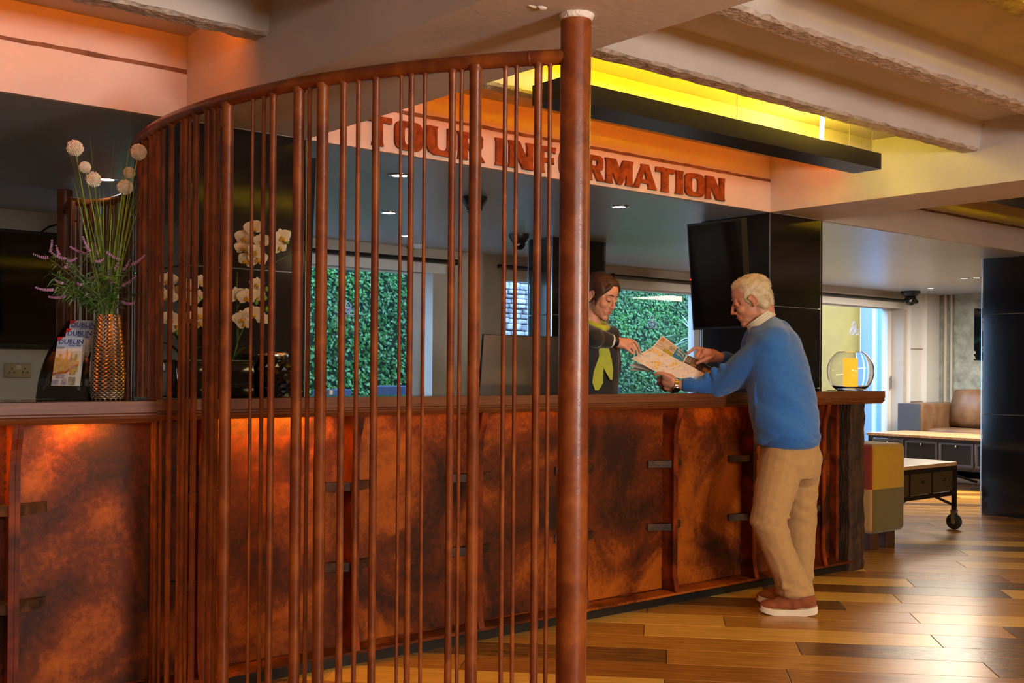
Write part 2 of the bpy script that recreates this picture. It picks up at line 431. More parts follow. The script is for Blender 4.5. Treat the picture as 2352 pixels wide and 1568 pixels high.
trough_lamp(2.90, 5.16, 1.22, 'black trough lamp over the lobby floor in front of the screen', False)
trough_lamp(10.8, 13.1, -.62, 'black trough lamp of the farthest lobby bay, mirrored in the tiled pillar', False)
# ================================================================ reception counter
def rust_mat(name, dark, mid, light, scale=2.2, rough=.55):
    m = bpy.data.materials.new(name); m.use_nodes = True; nt = m.node_tree; b = nt.nodes['Principled BSDF']; L = nt.links.new
    tc = nt.nodes.new('ShaderNodeTexCoord')
    n = nt.nodes.new('ShaderNodeTexNoise'); n.inputs['Scale'].default_value = scale; n.inputs['Detail'].default_value = 4; n.inputs['Distortion'].default_value = .8
    n2 = nt.nodes.new('ShaderNodeTexNoise'); n2.inputs['Scale'].default_value = 38; n2.inputs['Detail'].default_value = 4; n2.inputs['Roughness'].default_value = .7
    L(tc.outputs['Object'], n.inputs['Vector']); L(tc.outputs['Object'], n2.inputs['Vector'])
    mx = nt.nodes.new('ShaderNodeMix'); mx.inputs['Factor'].default_value = .22
    L(n.outputs['Fac'], mx.inputs[2]); L(n2.outputs['Fac'], mx.inputs[3])
    rp = nt.nodes.new('ShaderNodeValToRGB'); e = rp.color_ramp.elements
    e[0].position, e[0].color = .40, (*dark, 1); e[1].position, e[1].color = .62, (*light, 1)
    k = rp.color_ramp.elements.new(.5); k.color = (*mid, 1)
    L(mx.outputs[0], rp.inputs[0]); L(rp.outputs[0], b.inputs['Base Color'])
    b.inputs['Roughness'].default_value = rough; b.inputs['Specular IOR Level'].default_value = .5 if rough < .5 else .25
    bp = nt.nodes.new('ShaderNodeBump'); bp.inputs['Strength'].default_value = .22; bp.inputs['Distance'].default_value = .004
    L(n2.outputs['Fac'], bp.inputs['Height']); L(bp.outputs[0], b.inputs['Normal'])
    return m
M['rust'] = rust_mat('patinated_rust_panel', srgb(46, 20, 9), srgb(98, 40, 9), srgb(168, 84, 16))
M['rustrib'] = rust_mat('rusty_steel_rib', srgb(64, 22, 8), srgb(104, 38, 10), srgb(136, 56, 13), 5)
M['gusset'] = rust_mat('dark_steel_gusset', srgb(44, 28, 20), srgb(62, 40, 28), srgb(84, 54, 34), 14)
M['pipe'] = rust_mat('russet_painted_pipe', srgb(98, 42, 15), srgb(116, 53, 18), srgb(138, 70, 23), 7, .33)
M['topwood'] = mat('stained_wood_edge', srgb(92, 46, 20), .48, col2=srgb(118, 64, 30), scale=3, stretch=(1.5, 30, 30), bump=.05, bscale=8)
M['topblack'] = mat('black_polished_worktop', (.006, .006, .006), .08)
M['timber'] = mat('dark_rough_timber', srgb(30, 17, 9), .8, col2=srgb(70, 40, 19), scale=3.5, stretch=(9, 9, 1.4), bump=1.0, bscale=9, detail=5)

CX0, CX1 = -1.4, 6.30
ct = thing('bar_worktop', 'long bar counter top with stained wood edge and polished black surface', 'counter top', (3, 4.08, 1.03))
def moulding(x0, x1, dy, dz, endcap):
    prof = [(3.870, 1.100), (3.868, 1.060), (3.874, 1.056), (3.874, 1.050), (3.868, 1.046), (3.870, 1.040), (3.884, 1.024), (3.918, 1.024), (3.918, 1.034), (3.960, 1.034), (3.960, 1.100)]
    prof = [(y+dy, z+dz) for y, z in prof]
    mb = MB(); n = len(prof)
    vs = [(x0, y, z) for y, z in prof]+[(x1-(3.96+dy-y)*0-(max(0, (1.05+dz-z))*.6 if endcap else 0), y, z) for y, z in prof]
    mb.add(vs, [list(range(n)), list(range(n, 2*n))[::-1]]+[(i, (i+1) % n, n+(i+1) % n, n+i) for i in range(n)])
    return mb
moulding(CX0, 1.566, -.012, -.002, False).build('edge_moulding', M['topwood'], ct)
moulding(1.566, CX1, 0, .003, True).build('edge_moulding', M['topwood'], ct)
MB().box((CX0, 3.948, 1.034), (1.84, 4.285, 1.0965)).box((1.84, 3.961, 1.034), (CX1-.02, 4.285, 1.1005)).build('worktop', M['topblack'], ct)
MB().box((CX1-.02, 3.961, 1.034), (CX1, 4.285, 1.103)).build('end_lipping', M['topwood'], ct)
for a, b in ((-1.2, 1.02), (1.24, 1.46), (1.86, 2.30), (2.54, 3.0), (3.2, 3.66), (3.86, 4.28), (4.5, 4.95), (5.2, 5.6)):
    MB().box((a, 3.925, 1.0315), (b, 3.937, 1.0338)).build('led_strip', M['led_amber' if a < 2.2 else 'led_dim'], ct)

cf = thing('reception_counter', 'rusted steel counter front with riveted ribs like a ship hull', 'counter', (3, 4.0, 0))
RX = [-.90, -.22, .45, 1.10, 1.765, 2.43, 3.08, 3.735, 4.385, 5.045, 5.71]
MB().box((CX0, 4.016, .03), (6.0, 4.06, 1.03)).build('backing', M['rustrib'], cf)
for a, b in zip([CX0]+RX, RX+[5.98]):
    MB().bbox((a+.003, 4.0, .07), (b-.003, 4.015, 1.029), .002).build('panel', M['rust'], cf)
MB().box((CX0, 3.89, .052), (6.02, 4.0, .064)).build('base_plate', M['rust'], cf)
MB().box((CX0, 3.93, 0), (6.0, 4.05, .052)).build('plinth', M['black'], cf)
def rib_profile():
    # front line of the web, (y,z): flares out at foot and head
    pts = [(3.895, .064), (3.905, .10), (3.915, .16)]
    pts += [(3.915, z) for z in (.3, .5, .7, .86)]
    pts += [(3.912, .90), (3.904, .94), (3.89, .975), (3.873+.012, 1.005), (3.88, 1.029)]
    return pts
for x in RX:
    fl = rib_profile(); mb = MB()
    web = [(x-.006, y, z) for y, z in fl]+[(x-.006, 4.0, 1.029), (x-.006, 4.0, .064)]
    r = mb.prism(web, (.012, 0, 0)).build('rib', M['rustrib'], cf)
    # flange that follows the web: two bars side by side
    f2 = MB(); n = len(fl)
    for x0, x1, d in ((x-.019, x-.001, 0), (x+.001, x+.017, .003)):
        vs = []; fs = []
        for y, z in fl: vs += [(x0, y+d-.008, z), (x1, y+d-.008, z), (x1, y+d, z), (x0, y+d, z)]
        for i in range(n-1):
            for k in range(4): a = i*4+k; b2 = i*4+(k+1) % 4; fs.append((a, b2, b2+4, a+4))
        fs += [(0, 1, 2, 3), ((n-1)*4, (n-1)*4+1, (n-1)*4+2, (n-1)*4+3)]
        f2.add(vs, fs)
    f2.build('flange', M['rustrib'], r)
    for z in (.715, .385):
        g = MB()
        for s in (-1, 1):
            g.prism([(x+s*.006, 3.922, z), (x+s*.006, 3.999, z), (x+s*.128, 3.999, z), (x+s*.128, 3.988, z)], (0, 0, .036))
        g.build('gusset', M['gusset'], r)
    w = MB(); rr = random.Random(int(x*100))
    for i in range(34):
        z = rr.choice((rr.uniform(.12, .36), rr.uniform(.46, .7), rr.uniform(.78, .98)))
        w.ball((x-.008, 3.997, z), (.004, .003, .005), seg=6, ring=4)
    w.build('weld_bead', M['gusset'], r, kind='stuff')
MB().box((5.90, 3.955, .064), (5.93, 3.999, 1.029)).build('end_strip', M['rustrib'], cf)
# rough timber end post
rr = random.Random(5); mb = MB(); N = 26; ring = []
base = [(5.955, 3.90), (6.02, 3.885), (6.10, 3.888), (6.13, 3.93), (6.13, 4.10), (6.12, 4.2), (5.97, 4.2), (5.955, 4.0)]
for i in range(N+1):
    z = 1.029*i/N; ring.append([(x+rr.uniform(-.006, .006)+.006*math.sin(z*7), y+rr.uniform(-.006, .006), z) for x, y in base])
vs = [p for q in ring for p in q]; n = len(base)
fs = [(i*n+k, i*n+(k+1) % n, (i+1)*n+(k+1) % n, (i+1)*n+k) for i in range(N) for k in range(n)]+[list(range(n)), [N*n+k for k in range(n)]]
mb.add(vs, fs).build('timber_post', M['timber'], cf)

# ================================================================ curved pipe screen
SCX, SCY, SRAD, ZR = 3.836, 3.736, 2.2515, 2.102
def arc(a, z=0): return Vector((SCX+SRAD*math.cos(R(a)), SCY+SRAD*math.sin(R(a)), z))
ps = thing('pipe_screen', 'curved screen of russet steel pipes with a thick corner column', 'screen', (2.123, 2.29, 0))
col = Vector((2.128, 2.283, 0))
MB().cyl(col+Vector((0, 0, .012)), col+Vector((0, 0, ZC-.004)), .043, 40).build('column', M['pipe'], ps, smooth=40)
MB().cyl(col, col+Vector((0, 0, .012)), .085, 32).build('foot_plate', M['pipe'], ps)
M['filler'] = mat('white_filler', srgb(225, 212, 200), .8, bump=.8, bscale=60)
rr = random.Random(2)
mb = MB(); mb.lathe([(.043, ZC-.016), (.047, ZC-.012), (.049, ZC-.004), (.052, ZC)], col, 40); mb.build('filler_ring', M['filler'], ps, smooth=True)
blob = at(1245, 17, Z=ZC)
mb = MB().ball(blob, (.016, .010, .007)); mb.ball(blob+Vector((-.02, .012, .001)), (.02, .008, .004)); mb.build('filler_blob', M['filler'], ps, smooth=True)
pts = [arc(-139.9-59.0*i/90, ZR) for i in range(91)]
MB().tube(pts, .0215, 20).build('top_rail', M['pipe'], ps, smooth=40)
jb = MB()
for a in (-142.9, -183.6):
    d = (arc(a+.1)-arc(a-.1)).normalized(); p = arc(a, ZR)
    jb.tube([p-d*.004, p-d*.002, p+d*.002, p+d*.004], [.0215, .0226, .0226, .0215], 20)
jb.build('weld_seam', M['pipe'], ps, smooth=True)
BARS = [(-193.16,.0204),(-190.45,.0232),(-187.86,.0146),(-186.32,.0144),(-185.22,.0175),(-183.82,.0126),(-181.69,.0186),(-179.43,.0122),(-178.62,.0151),(-177.75,.0105),(-176.60,.0209),(-174.49,.0249),(-173.50,.0189),(-172.76,.0116),(-171.46,.0386),(-168.08,.0105),(-166.67,.0132),(-165.55,.0220),(-162.69,.0345),(-161.54,.0134),(-160.21,.0360),(-158.17,.0215),(-156.78,.0144),(-155.17,.0229),(-153.01,.0096),(-152.13,.0182),(-151.02,.0108),(-148.79,.0214),(-148.09,.0115),(-146.99,.0350),(-144.73,.0136),(-143.89,.0117),(-142.28,.0230),(-141.43,.0117)]
for a, d in BARS:
    z0 = 1.1035 if a < -186 else 0
    p = arc(a); mb = MB().tube([p+Vector((0, 0, z)) for z in (z0, ZR-.028, ZR-.022, ZR-.012)], [d/2, d/2, d/2+.0035, d/2+.006], 20 if d > .03 else 14)
    mb.build('bar', M['pipe'], ps, smooth=50)
# bars that run below the counter top in front of the panel
for a, d in ((-185.9, .02), (-187.2, .016), (-188.5, .024), (-189.4, .014)):
    p = arc(a); MB().cyl((p.x, p.y, .064), (p.x, p.y, 1.027), d/2, 14).build('bar', M['pipe'], ps, smooth=50)

# second, farther screen in the dark back room
c2 = at(150, 437, Z=ZC); c2.z = 0
ps2 = thing('pipe_screen', 'dark pipe screen in the back room beyond the grass stems', 'screen', c2)
MB().cyl(c2, c2+Vector((0, 0, ZC-.003)), .042, 28).build('column', M['pipe'], ps2, smooth=40)
cs = [at(x, y, Z=ZR) for x, y in ((165, 462), (195, 466), (225, 466), (255, 462), (280, 454), (303, 443))]
MB().tube([Vector((c2.x, c2.y, ZR))]+cs, .022, 14).build('top_rail', M['pipe'], ps2, smooth=True)
for i in range(11):
    q = i/10*(len(cs)-1); k = min(int(q), len(cs)-2); p = cs[k].lerp(cs[k+1], q-k)
    MB().cyl((p.x, p.y, 0), (p.x, p.y, ZR), (.018, .008, .011)[i % 3], 12).build('bar', M['pipe'], ps2, smooth=50)

# ================================================================ lettering on the fascia
M['letter'] = rust_mat('rust_letter', srgb(110, 50, 18), srgb(130, 62, 22), srgb(148, 76, 30), 20, .6)
def stem(mb, x0, x1, z0=0, z1=1, f=.035, top=True, bot=True):
    ft = f if top else 0; fb = f if bot else 0
    return mb.append([(x0-fb, z0), (x1+fb, z0), (x1, z0+.16), (x1, z1-.16), (x1+ft, z1), (x0-ft, z1), (x0, z1-.16), (x0, z0+.16)])
def ringpoly(x0, x1, z0, z1, tx, tz, n=36, e=4.0):
    cx, cz, a, b = (x0+x1)/2, (z0+z1)/2, (x1-x0)/2, (z1-z0)/2; o = []; i_ = []
    for k in range(n):
        t = 2*math.pi*k/n; c, s = math.cos(t), math.sin(t)
        sx, sz = math.copysign(abs(c)**(2/e), c), math.copysign(abs(s)**(2/e), s)
        o.append((cx+a*sx, cz+b*sz)); i_.append((cx+(a-tx)*sx, cz+(b-tz)*sz))
    return o, i_
def glyph(ch):
    P = []; rings = []
    if ch == 'T': stem(P, .33, .67, 0, .9, .04, False); P.append([(-.0, .80), (.06, .78), (.12, .80), (.88, .80), (.94, .78), (1.0, .80), (.985, 1.0), (.015, 1.0)])
    if ch == 'I': stem(P, .12, .88, 0, 1, .10)
    if ch == 'O': rings.append(ringpoly(0, 1, 0, 1, .34, .20))
    if ch == 'U':
        P.append([(-.03, 1), (.37, 1), (.34, .84), (.34, .34), (.40, .22), (.52, .19), (.64, .22), (.70, .34), (.70, 1), (1.0, 1), (1.0, .3), (.93, .1), (.76, 0), (.26, 0), (.08, .1), (0, .28), (0, .84)])
    if ch == 'N':
        stem(P, .03, .27); stem(P, .74, .97); P.append([(.03, 1), (.42, 1), (.97, 0), (.58, 0)])
    if ch == 'F':
        stem(P, .04, .42); P.append([(.3, .82), (.9, .82), (.97, .76), (1.0, 1), (.3, 1)]); P.append([(.3, .40), (.8, .40), (.9, .35), (.9, .63), (.8, .58), (.3, .58)])
    if ch == 'R':
        stem(P, .04, .36); o, i_ = ringpoly(.06, .95, .40, 1.0, .30, .19); rings.append((o, i_)); P.append([(.40, .46), (.72, .46), (1.03, 0), (.66, 0)])
    if ch == 'M':
        stem(P, .02, .23); stem(P, .76, .98); P.append([(.02, 1), (.36, 1), (.60, .34), (.50, 0), (.42, 0)]); P.append([(.98, 1), (.64, 1), (.43, .34), (.42, 0), (.58, 0)])
    if ch == 'A':
        P.append([(-.02, 0), (.25, 0), (.28, .12), (.52, .86), (.52, 1), (.34, 1), (.36, .92), (.06, .1)])
        P.append([(1.02, 0), (.66, 0), (.66, .12), (.46, .86), (.46, 1), (.66, 1), (.68, .92), (.98, .1)]); P.append([(.2, .22), (.75, .22), (.75, .38), (.25, .38)])
    return P, rings
WORDS = [('T', 832, 897), ('O', 904, 968), ('U', 977, 1045), ('R', 1048, 1109), ('I', 1134, 1155), ('N', 1165, 1222), ('F', 1226, 1273), ('O', 1282, 1333),
         ('R', 1340, 1384), ('M', 1388, 1450), ('A', 1451, 1504), ('T', 1503, 1545), ('I', 1548, 1567), ('O', 1570, 1615), ('N', 1617, 1661)]
ORD = ['first letter of the word TOUR', 'second letter of TOUR', 'third letter of TOUR', 'last letter of TOUR', 'first letter of INFORMATION', 'second letter of INFORMATION', 'third letter of INFORMATION',
       'fourth letter of INFORMATION, behind the column', 'fifth letter of INFORMATION', 'sixth letter of INFORMATION', 'seventh letter of INFORMATION', 'eighth letter of INFORMATION', 'ninth letter of INFORMATION', 'tenth letter of INFORMATION', 'last letter of INFORMATION']
for (ch, a, b), od in zip(WORDS, ORD):
    ym = 265+(a-833)*.173+40
    xa, xb = at(a, ym, Y=YF).x, at(b, ym, Y=YF).x; z0, z1 = 2.238, 2.374
    P, rings = glyph(ch); mb = MB(); T = lambda q: (xa+(xb-xa)*q[0], YF-.0005, z0+(z1-z0)*q[1])
    for ip, p in enumerate(P): mb.prism([T(q) for q in p], (0, -.0145-.0006*ip, 0))
    for o, i_ in rings:
        n = len(o); f = [T(q) for q in o]+[T(q) for q in i_]; g = [Vector(p)+Vector((0, -.014, 0)) for p in f]
        fs = []
        for k in range(n):
            l = (k+1) % n
            fs += [(k, l, n+l, n+k), (2*n+k, 3*n+k, 3*n+l, 2*n+l), (k, 2*n+k, 2*n+l, l), (n+k, n+l, 3*n+l, 3*n+k)]
        mb.add(f+g, fs)
    tag(mb.build('sign_letter', M['letter']), 'rust brown letter %s on the fascia, %s' % (ch, od), 'letter', 'letters of the TOUR INFORMATION sign')
# ================================================================ ceiling fittings
M['lampglow'] = emis('downlight_lens', (.95, .98, 1), 30)
M['lampwarm'] = emis('warm_downlight_lens', (1, .86, .6), 30)
for px, py, w, l in ((917, 402, 0, 'recessed downlight nearest the letters TO of the sign'), (893, 488, 0, 'recessed downlight second back in the row behind the screen'), (935, 541, 0, 'recessed downlight nearest the ivy window'),
                  (1422, 474, 0, 'recessed downlight below the letters MATI of the sign'), (245, 411, 0, 'recessed downlight behind the flower heads'), (2138, 661, 1, 'warm recessed downlight above the lounge sofa'),
                  (2215, 638, 1, 'warm downlight nearest the right pillar'), (2243, 637, 1, 'small warm downlight touching the right pillar outline')):
    p = at(px, py, Z=ZC); t = thing('downlight', l, 'downlight', (p.x, p.y, ZC-.01), 'ceiling downlights')
    r = .055 if not w else .05
    MB().lathe([(r*.72, ZC-.002), (r*.72, ZC-.004), (r, ZC-.008), (r*1.12, ZC-.004), (r*1.15, ZC)], (p.x, p.y, 0), 24).build('bezel', M['chrome'], t, smooth=True)
    MB().cyl((p.x, p.y, ZC-.001), (p.x, p.y, ZC-.0035), r*.72, 24).build('lens', M['lampwarm' if w else 'lampglow'], t)
for px, py, l in ((1192, 538, 'black dome camera on the ceiling by the far pillar'), (1090, 452, 'black dome camera half hidden behind a thick pipe'), (2092, 677, 'black dome camera in the corner above the lounge')):
    p = at(px, py, Z=ZC) if px < 2000 else Vector((12.4, 7.28, ZC)); t = thing('dome_camera', l, 'camera', (p.x, p.y, ZC-.1), 'ceiling dome cameras'); s = 1.0 if px < 2000 else 1.5
    MB().lathe([(.0, ZC-.001), (.075*s, ZC-.001), (.075*s, ZC-.02), (.06*s, ZC-.045), (.05*s, ZC-.06)], (p.x, p.y, 0), 24).build('housing', M['black'], t, smooth=40)
    MB().ball((p.x, p.y, ZC-.07*s), .048*s).build('dome', M['blackgloss'], t, smooth=True)
    d = (CAM-Vector((p.x, p.y, ZC-.09))).normalized()
    MB().ball(Vector((p.x, p.y, ZC-.075*s))+d*.042*s, .012*s).build('lens', M['chrome'], t, smooth=True)
p = at(960, 562, Z=ZC); t = thing('smoke_detector', 'small white alarm sensor with a red light on the ceiling', 'alarm', p)
MB().lathe([(0, -.03), (.03, -.03), (.06, -.012), (.062, -.001)], p, 20).build('body', M['white'], t, smooth=40)
MB().ball(p+Vector((.03, -.03, -.022)), .008).build('indicator', emis('red_indicator', (1, .02, .02), 6), t)

# ================================================================ screens (televisions) on the pillars
def slab_tv(c, back, label, name='wall_television', arm=None):
    """c: four front corners TL,TR,BR,BL ; back: thickness vector"""
    t = thing(name, label, 'television', c[3]); b = Vector(back)
    MB().prism(c, b).build('casing', M['black'], t)
    ctr = sum(c, Vector())/4; n = -b.normalized()
    MB().prism([ctr+(q-ctr)*.955+n*.0012 for q in c], -n*.001).build('screen', M['blackgloss'], t)
    led = c[0].lerp(c[3], .52)
    MB().ball(led.lerp(ctr, .02)+n*.003, .005).build('indicator', emis('standby_light', (1, .03, .02), 1.2), t)
    if arm: MB().tube(arm, .018, 10).build('mount_arm', M['black'], t)
    return t
c = [at(1578, 515, D=6.80), at(1703, 500, D=6.52), at(1716, 753, D=6.60), at(1592, 758, D=6.88)]
nb = (c[1]-c[0]).cross(c[3]-c[0]).normalized()
if nb.dot(FW) < 0: nb = -nb
cc = sum(c, Vector())/4
slab_tv(c, nb*.055, 'upright black television on the pillar above the man and the map', arm=[cc+nb*.05, cc+nb*.12, Vector((5.68, 4.55, cc.z))])
e0, e1 = at(713, 362, D=4.95), at(699, 702, D=5.02)
d1 = ray(706, 500).normalized(); d1.z = 0; side = RT*.026
slab_tv([e0, e0+d1*.42, e1+d1*.42, e1], side, 'black television seen edge-on beside the left pillar', arm=[(e0+e1)/2+d1*.2+Vector((-.0, 0, 0)), Vector((2.395, 4.6, ((e0+e1)/2).z))])
t = thing('wall_television', 'wide black television on the dark back wall at the far left', 'television', (1.7, 7.45, 1.33))
MB().bbox((1.05, 7.42, 1.335), (2.42, 7.47, 2.085), .006).build('casing', M['black'], t); MB().box((1.07, 7.418, 1.36), (2.40, 7.4205, 2.065)).build('screen', M['blackgloss'], t)
MB().box((1.5, 7.47, 1.6), (1.9, 7.499, 1.85)).build('bracket', M['black'], t)
# white lower panelling with double socket, under that television
struct(MB().box((-1, 7.488, 0), (2.62, 7.5, 1.325)).build('trim_4', M['white']))
t = thing('socket_plate', 'double socket plate on the pale panel under the far left television', 'socket', (2.115, 7.47, 1.14))
MB().bbox((2.035, 7.470, 1.145), (2.195, 7.487, 1.235), .003).build('plate', M['chrome'], t)
for x in (2.075, 2.155):
    q = MB()
    for dx, dz in ((0, .018), (-.014, -.006), (.014, -.006)): q.box((x+dx-.004, 7.4685, 1.185+dz-.005), (x+dx+.004, 7.470, 1.185+dz+.005))
    q.build('socket', M['black'], t)
MB().box((2.10, 7.466, 1.20), (2.13, 7.470, 1.225)).build('switch', M['white'], t)
MB().tube([Vector((x, 7.49, z)) for x, z in ((2.25, 2.09), (2.3, 2.13), (2.38, 2.16), (2.5, 2.19))], .006, 8).build('cable', M['black'], t)

# ================================================================ flowers and leaflets on the left of the counter
ZT = 1.0968
VP = at(247, 917, Z=ZT); VP = Vector((VP.x, VP.y, ZT))
def facing_mat(loc, ang): return Matrix.Translation(loc) @ Matrix.Rotation(ang, 4, 'Z')
M['hammered'] = mat('hammered_steel', srgb(214, 210, 204), .22, 1)
prof = [(.058, 0), (.064, .03), (.064, .08), (.061, .14), (.056, .20), (.050, .25), (.045, .29), (.043, .318)]
def prof_r(z):
    for (r0, z0), (r1, z1) in zip(prof, prof[1:]):
        if z <= z1: return r0+(r1-r0)*(z-z0)/(z1-z0)
    return prof[-1][0]
rows, seg = 44, 40; vs = []; fs = []
for i in range(rows+1):
    z = .318*i/rows; r = prof_r(z)
    for k in range(seg):
        a = 2*math.pi*k/seg; rr_ = r+(.0018 if (i+k) % 2 else -.0014)
        vs.append(VP+Vector((rr_*math.cos(a), rr_*math.sin(a), z)))
for i in range(rows):
    for k in range(seg):
        l = (k+1) % seg; a, b, c_, d = i*seg+k, i*seg+l, (i+1)*seg+k, (i+1)*seg+l
        if (i+k) % 2 == 0: fs += [(a, b, c_), (b, d, c_)]
        else: fs += [(a, b, d), (a, d, c_)]
fs.append(list(range(seg))[::-1])
tag(MB().add(vs, fs).build('metal_vase', M['hammered']), 'tall hammered silver vase of flowers beside the map leaflets', 'vase')
MOUTH = VP+Vector((0, 0, .30)); DV = (VP-CAM).dot(FW)
M['grass'] = mat('green_grass_blade', srgb(104, 134, 30), .5, col2=srgb(140, 164, 60), scale=9)
M['leaf'] = mat('sage_green_leaf', srgb(66, 92, 48), .6, col2=srgb(108, 118, 78), scale=14)
M['leaf2'] = mat('fresh_green_leaf', srgb(58, 104, 42), .55, col2=srgb(104, 140, 50), scale=14)
M['lav'] = mat('lavender_floret', srgb(168, 118, 172), .8, col2=srgb(196, 150, 196), scale=60)
M['allium'] = mat('dried_cream_flower', srgb(216, 200, 172), .9, col2=srgb(244, 234, 212), scale=50)
rg = random.Random(4)
def bend(a, b, k, n=8):
    """path from a to b that leaves a upward; k = amount of sag"""
    a, b = Vector(a), Vector(b); out = []
    for i in range(n+1):
        t = i/n; p = a.lerp(b, t); p.z += math.sin(t*math.pi)*k; out.append(p)
    return out
AL = [(172, 340, 18, 'topmost left'), (195, 384, 13, 'small one below the topmost left'), (215, 412, 17, 'lowest left'), (318, 349, 18, 'topmost right, against the pipes'), (297, 397, 13, 'small one at the middle right'), (287, 430, 17, 'lowest right')]
for i, (x, y, r, w) in enumerate(AL):
    c = at(x, y, D=DV+rg.uniform(-.05, .05)); rad = r*DV/FPX
    t = thing('allium_flower', 'round cream allium head, %s of the vase' % w, 'flower', MOUTH, 'round flower heads in the silver vase')
    MB().tube(bend(MOUTH+Vector((rg.uniform(-.02, .02), rg.uniform(-.02, .02), -.03)), c, .02, 10), .0022, 6).build('stem', M['grass'], t, smooth=True)
    mb = MB().ball(c, rad*.80, seg=14, ring=9)
    N = 260
    for k in range(N):
        z = 1-2*(k+.5)/N; a = k*2.39996; d = Vector((math.sqrt(1-z*z)*math.cos(a), math.sqrt(1-z*z)*math.sin(a), z))
        q = c+d*rad*rg.uniform(.86, 1.0); s = rad*.11
        u = d.orthogonal().normalized(); v_ = d.cross(u)
        mb.add([q+u*s, q+v_*s, q-u*s, q-v_*s, q+d*s*1.1, c+d*rad*.7], [(0, 1, 4), (1, 2, 4), (2, 3, 4), (3, 0, 4), (0, 1, 5), (1, 2, 5), (2, 3, 5), (3, 0, 5)])
    mb.build('flower_head', M['allium'], t)
g = thing('grass_spray', 'spray of thin green grass blades rising from the silver vase', 'grass', MOUTH)
tips = [(150, 318), (158, 326), (206, 308), (209, 312), (213, 318), (161, 398), (163, 405), (170, 415), (178, 420), (205, 432), (212, 445), (222, 425), (228, 430), (238, 436), (246, 440), (254, 445), (262, 438), (270, 448), (278, 452), (286, 380),
        (262, 318), (288, 322), (293, 326), (300, 318), (308, 333), (296, 345), (301, 400), (313, 412), (318, 420), (328, 402), (333, 405), (320, 470), (283, 440), (276, 400), (233, 470), (218, 480), (196, 470), (186, 450), (300, 470), (310, 455), (243, 460), (258, 470), (334, 500)]
for i, (x, y) in enumerate(tips):
    tip = at(x, y, D=DV+rg.uniform(-.06, .06)); b = MOUTH+Vector((rg.uniform(-.018, .018), rg.uniform(-.018, .018), -.02))
    pa = bend(b, tip, .015+.01*rg.random(), 9); mb = MB(); w0 = rg.uniform(.0022, .0038)
    side = Vector((rg.uniform(-1, 1), rg.uniform(-1, 1), 0)).normalized(); vs = []
    for k, p in enumerate(pa):
        w = w0*(1-(k/9)**2.2)+.0002; vs += [p+side*w, p-side*w, p+side.cross(Vector((0, 0, 1)))*w*.35]
    mb.add(vs, [f for k in range(9) for f in ((k*3, k*3+3, k*3+5, k*3+2), (k*3+2, k*3+5, k*3+4, k*3+1), (k*3, k*3+1, k*3+4, k*3+3))])
    mb.build('blade', M['grass'], g)
SP = [(610,960,430,915),(650,880,670,740),(760,920,725,810),(840,975,670,905),(1110,910,905,820),(1150,870,1065,695),(1270,960,1215,780),(880,1000,980,965),(840,1090,870,1010),(1380,895,1550,985),(680,1375,460,1345),
      (830,1460,630,1465),(890,1475,985,1280),(1150,1240,1255,1145),(1290,1270,1255,1190),(1430,1290,1400,1110),(1580,1320,1745,1200),(1590,1110,1670,990),(1240,1010,1330,975),(800,1290,715,1250),(1480,1100,1520,1000),(1580,1535,1720,1545),(1700,1050,1860,930),(1040,1310,1000,1290)]
WH = ['far left, pointing left', 'upright at the upper left', 'second upright at the upper left', 'lying over the upper left leaves', 'long one left of the grass', 'tall one left of the grass', 'tall one in front of the grass', 'short one at the left middle', 'drooping one at the left middle', 'arched one right of the grass',
      'lower far left', 'lowest left', 'steep one above the leaflets', 'bright one at the centre', 'short one at the centre', 'upright one at the centre right', 'bright one at the far right', 'one below the right flower heads', 'small one across the grass foot', 'dim one at the left', 'one right of the grass foot', 'lowest right, dim', 'topmost right tip', 'tiny one above the leaflets']
for (x0, y0, x1, y1), w in zip(SP, WH):
    D_ = DV+rg.uniform(-.09, .05)
    a = at(x0/5.6, y0/5.6+420, D=D_); b = at(x1/5.6, y1/5.6+420, D=D_+rg.uniform(-.03, .03))
    t = thing('lavender_sprig', 'purple lavender sprig in the vase, %s' % w, 'flower', MOUTH, 'lavender sprigs in the silver vase')
    pa = bend(MOUTH+Vector((rg.uniform(-.02, .02), rg.uniform(-.02, .02), .0)), a, .03, 8)
    MB().tube(pa, .0016, 5).build('stem', M['leaf'], t)
    lm = MB()
    for k in range(26):
        q = rg.uniform(.12, 1.0); i = min(int(q*8), 7); p = pa[i].lerp(pa[i+1], q*8-i)
        d = Vector((rg.uniform(-1, 1), rg.uniform(-1, 1), rg.uniform(-.5, .9))).normalized(); ln = rg.uniform(.02, .045); s = d.cross(Vector((rg.random(), rg.random(), rg.random()))).normalized()*.0024
        dr = Vector((0, 0, -.012)); m1 = p+d*ln*.5; e = p+d*ln+dr*.6
        lm.add([p, m1+s, m1-s, e], [(0, 1, 3, 2)])
    lm.build('leaves', M['leaf'] if rg.random() < .6 else M['leaf2'], t, kind='stuff')
    fl = MB(); ax = (b-a); n = max(5, int(ax.length/.006))
    for k in range(n):
        p = a.lerp(b, k/(n-1))+Vector((0, 0, -.004*math.sin(k/(n-1)*3.14)))
        rr_ = .0052*(1-.35*k/(n-1))
        for j in range(4):
            an = j*1.571+k*.8; u = ax.orthogonal().normalized(); v_ = ax.normalized().cross(u)
            fl.ball(p+(u*math.cos(an)+v_*math.sin(an))*rr_*.7, rr_*.62, seg=5, ring=4)
    fl.build('flower_spike', M['lav'], t)
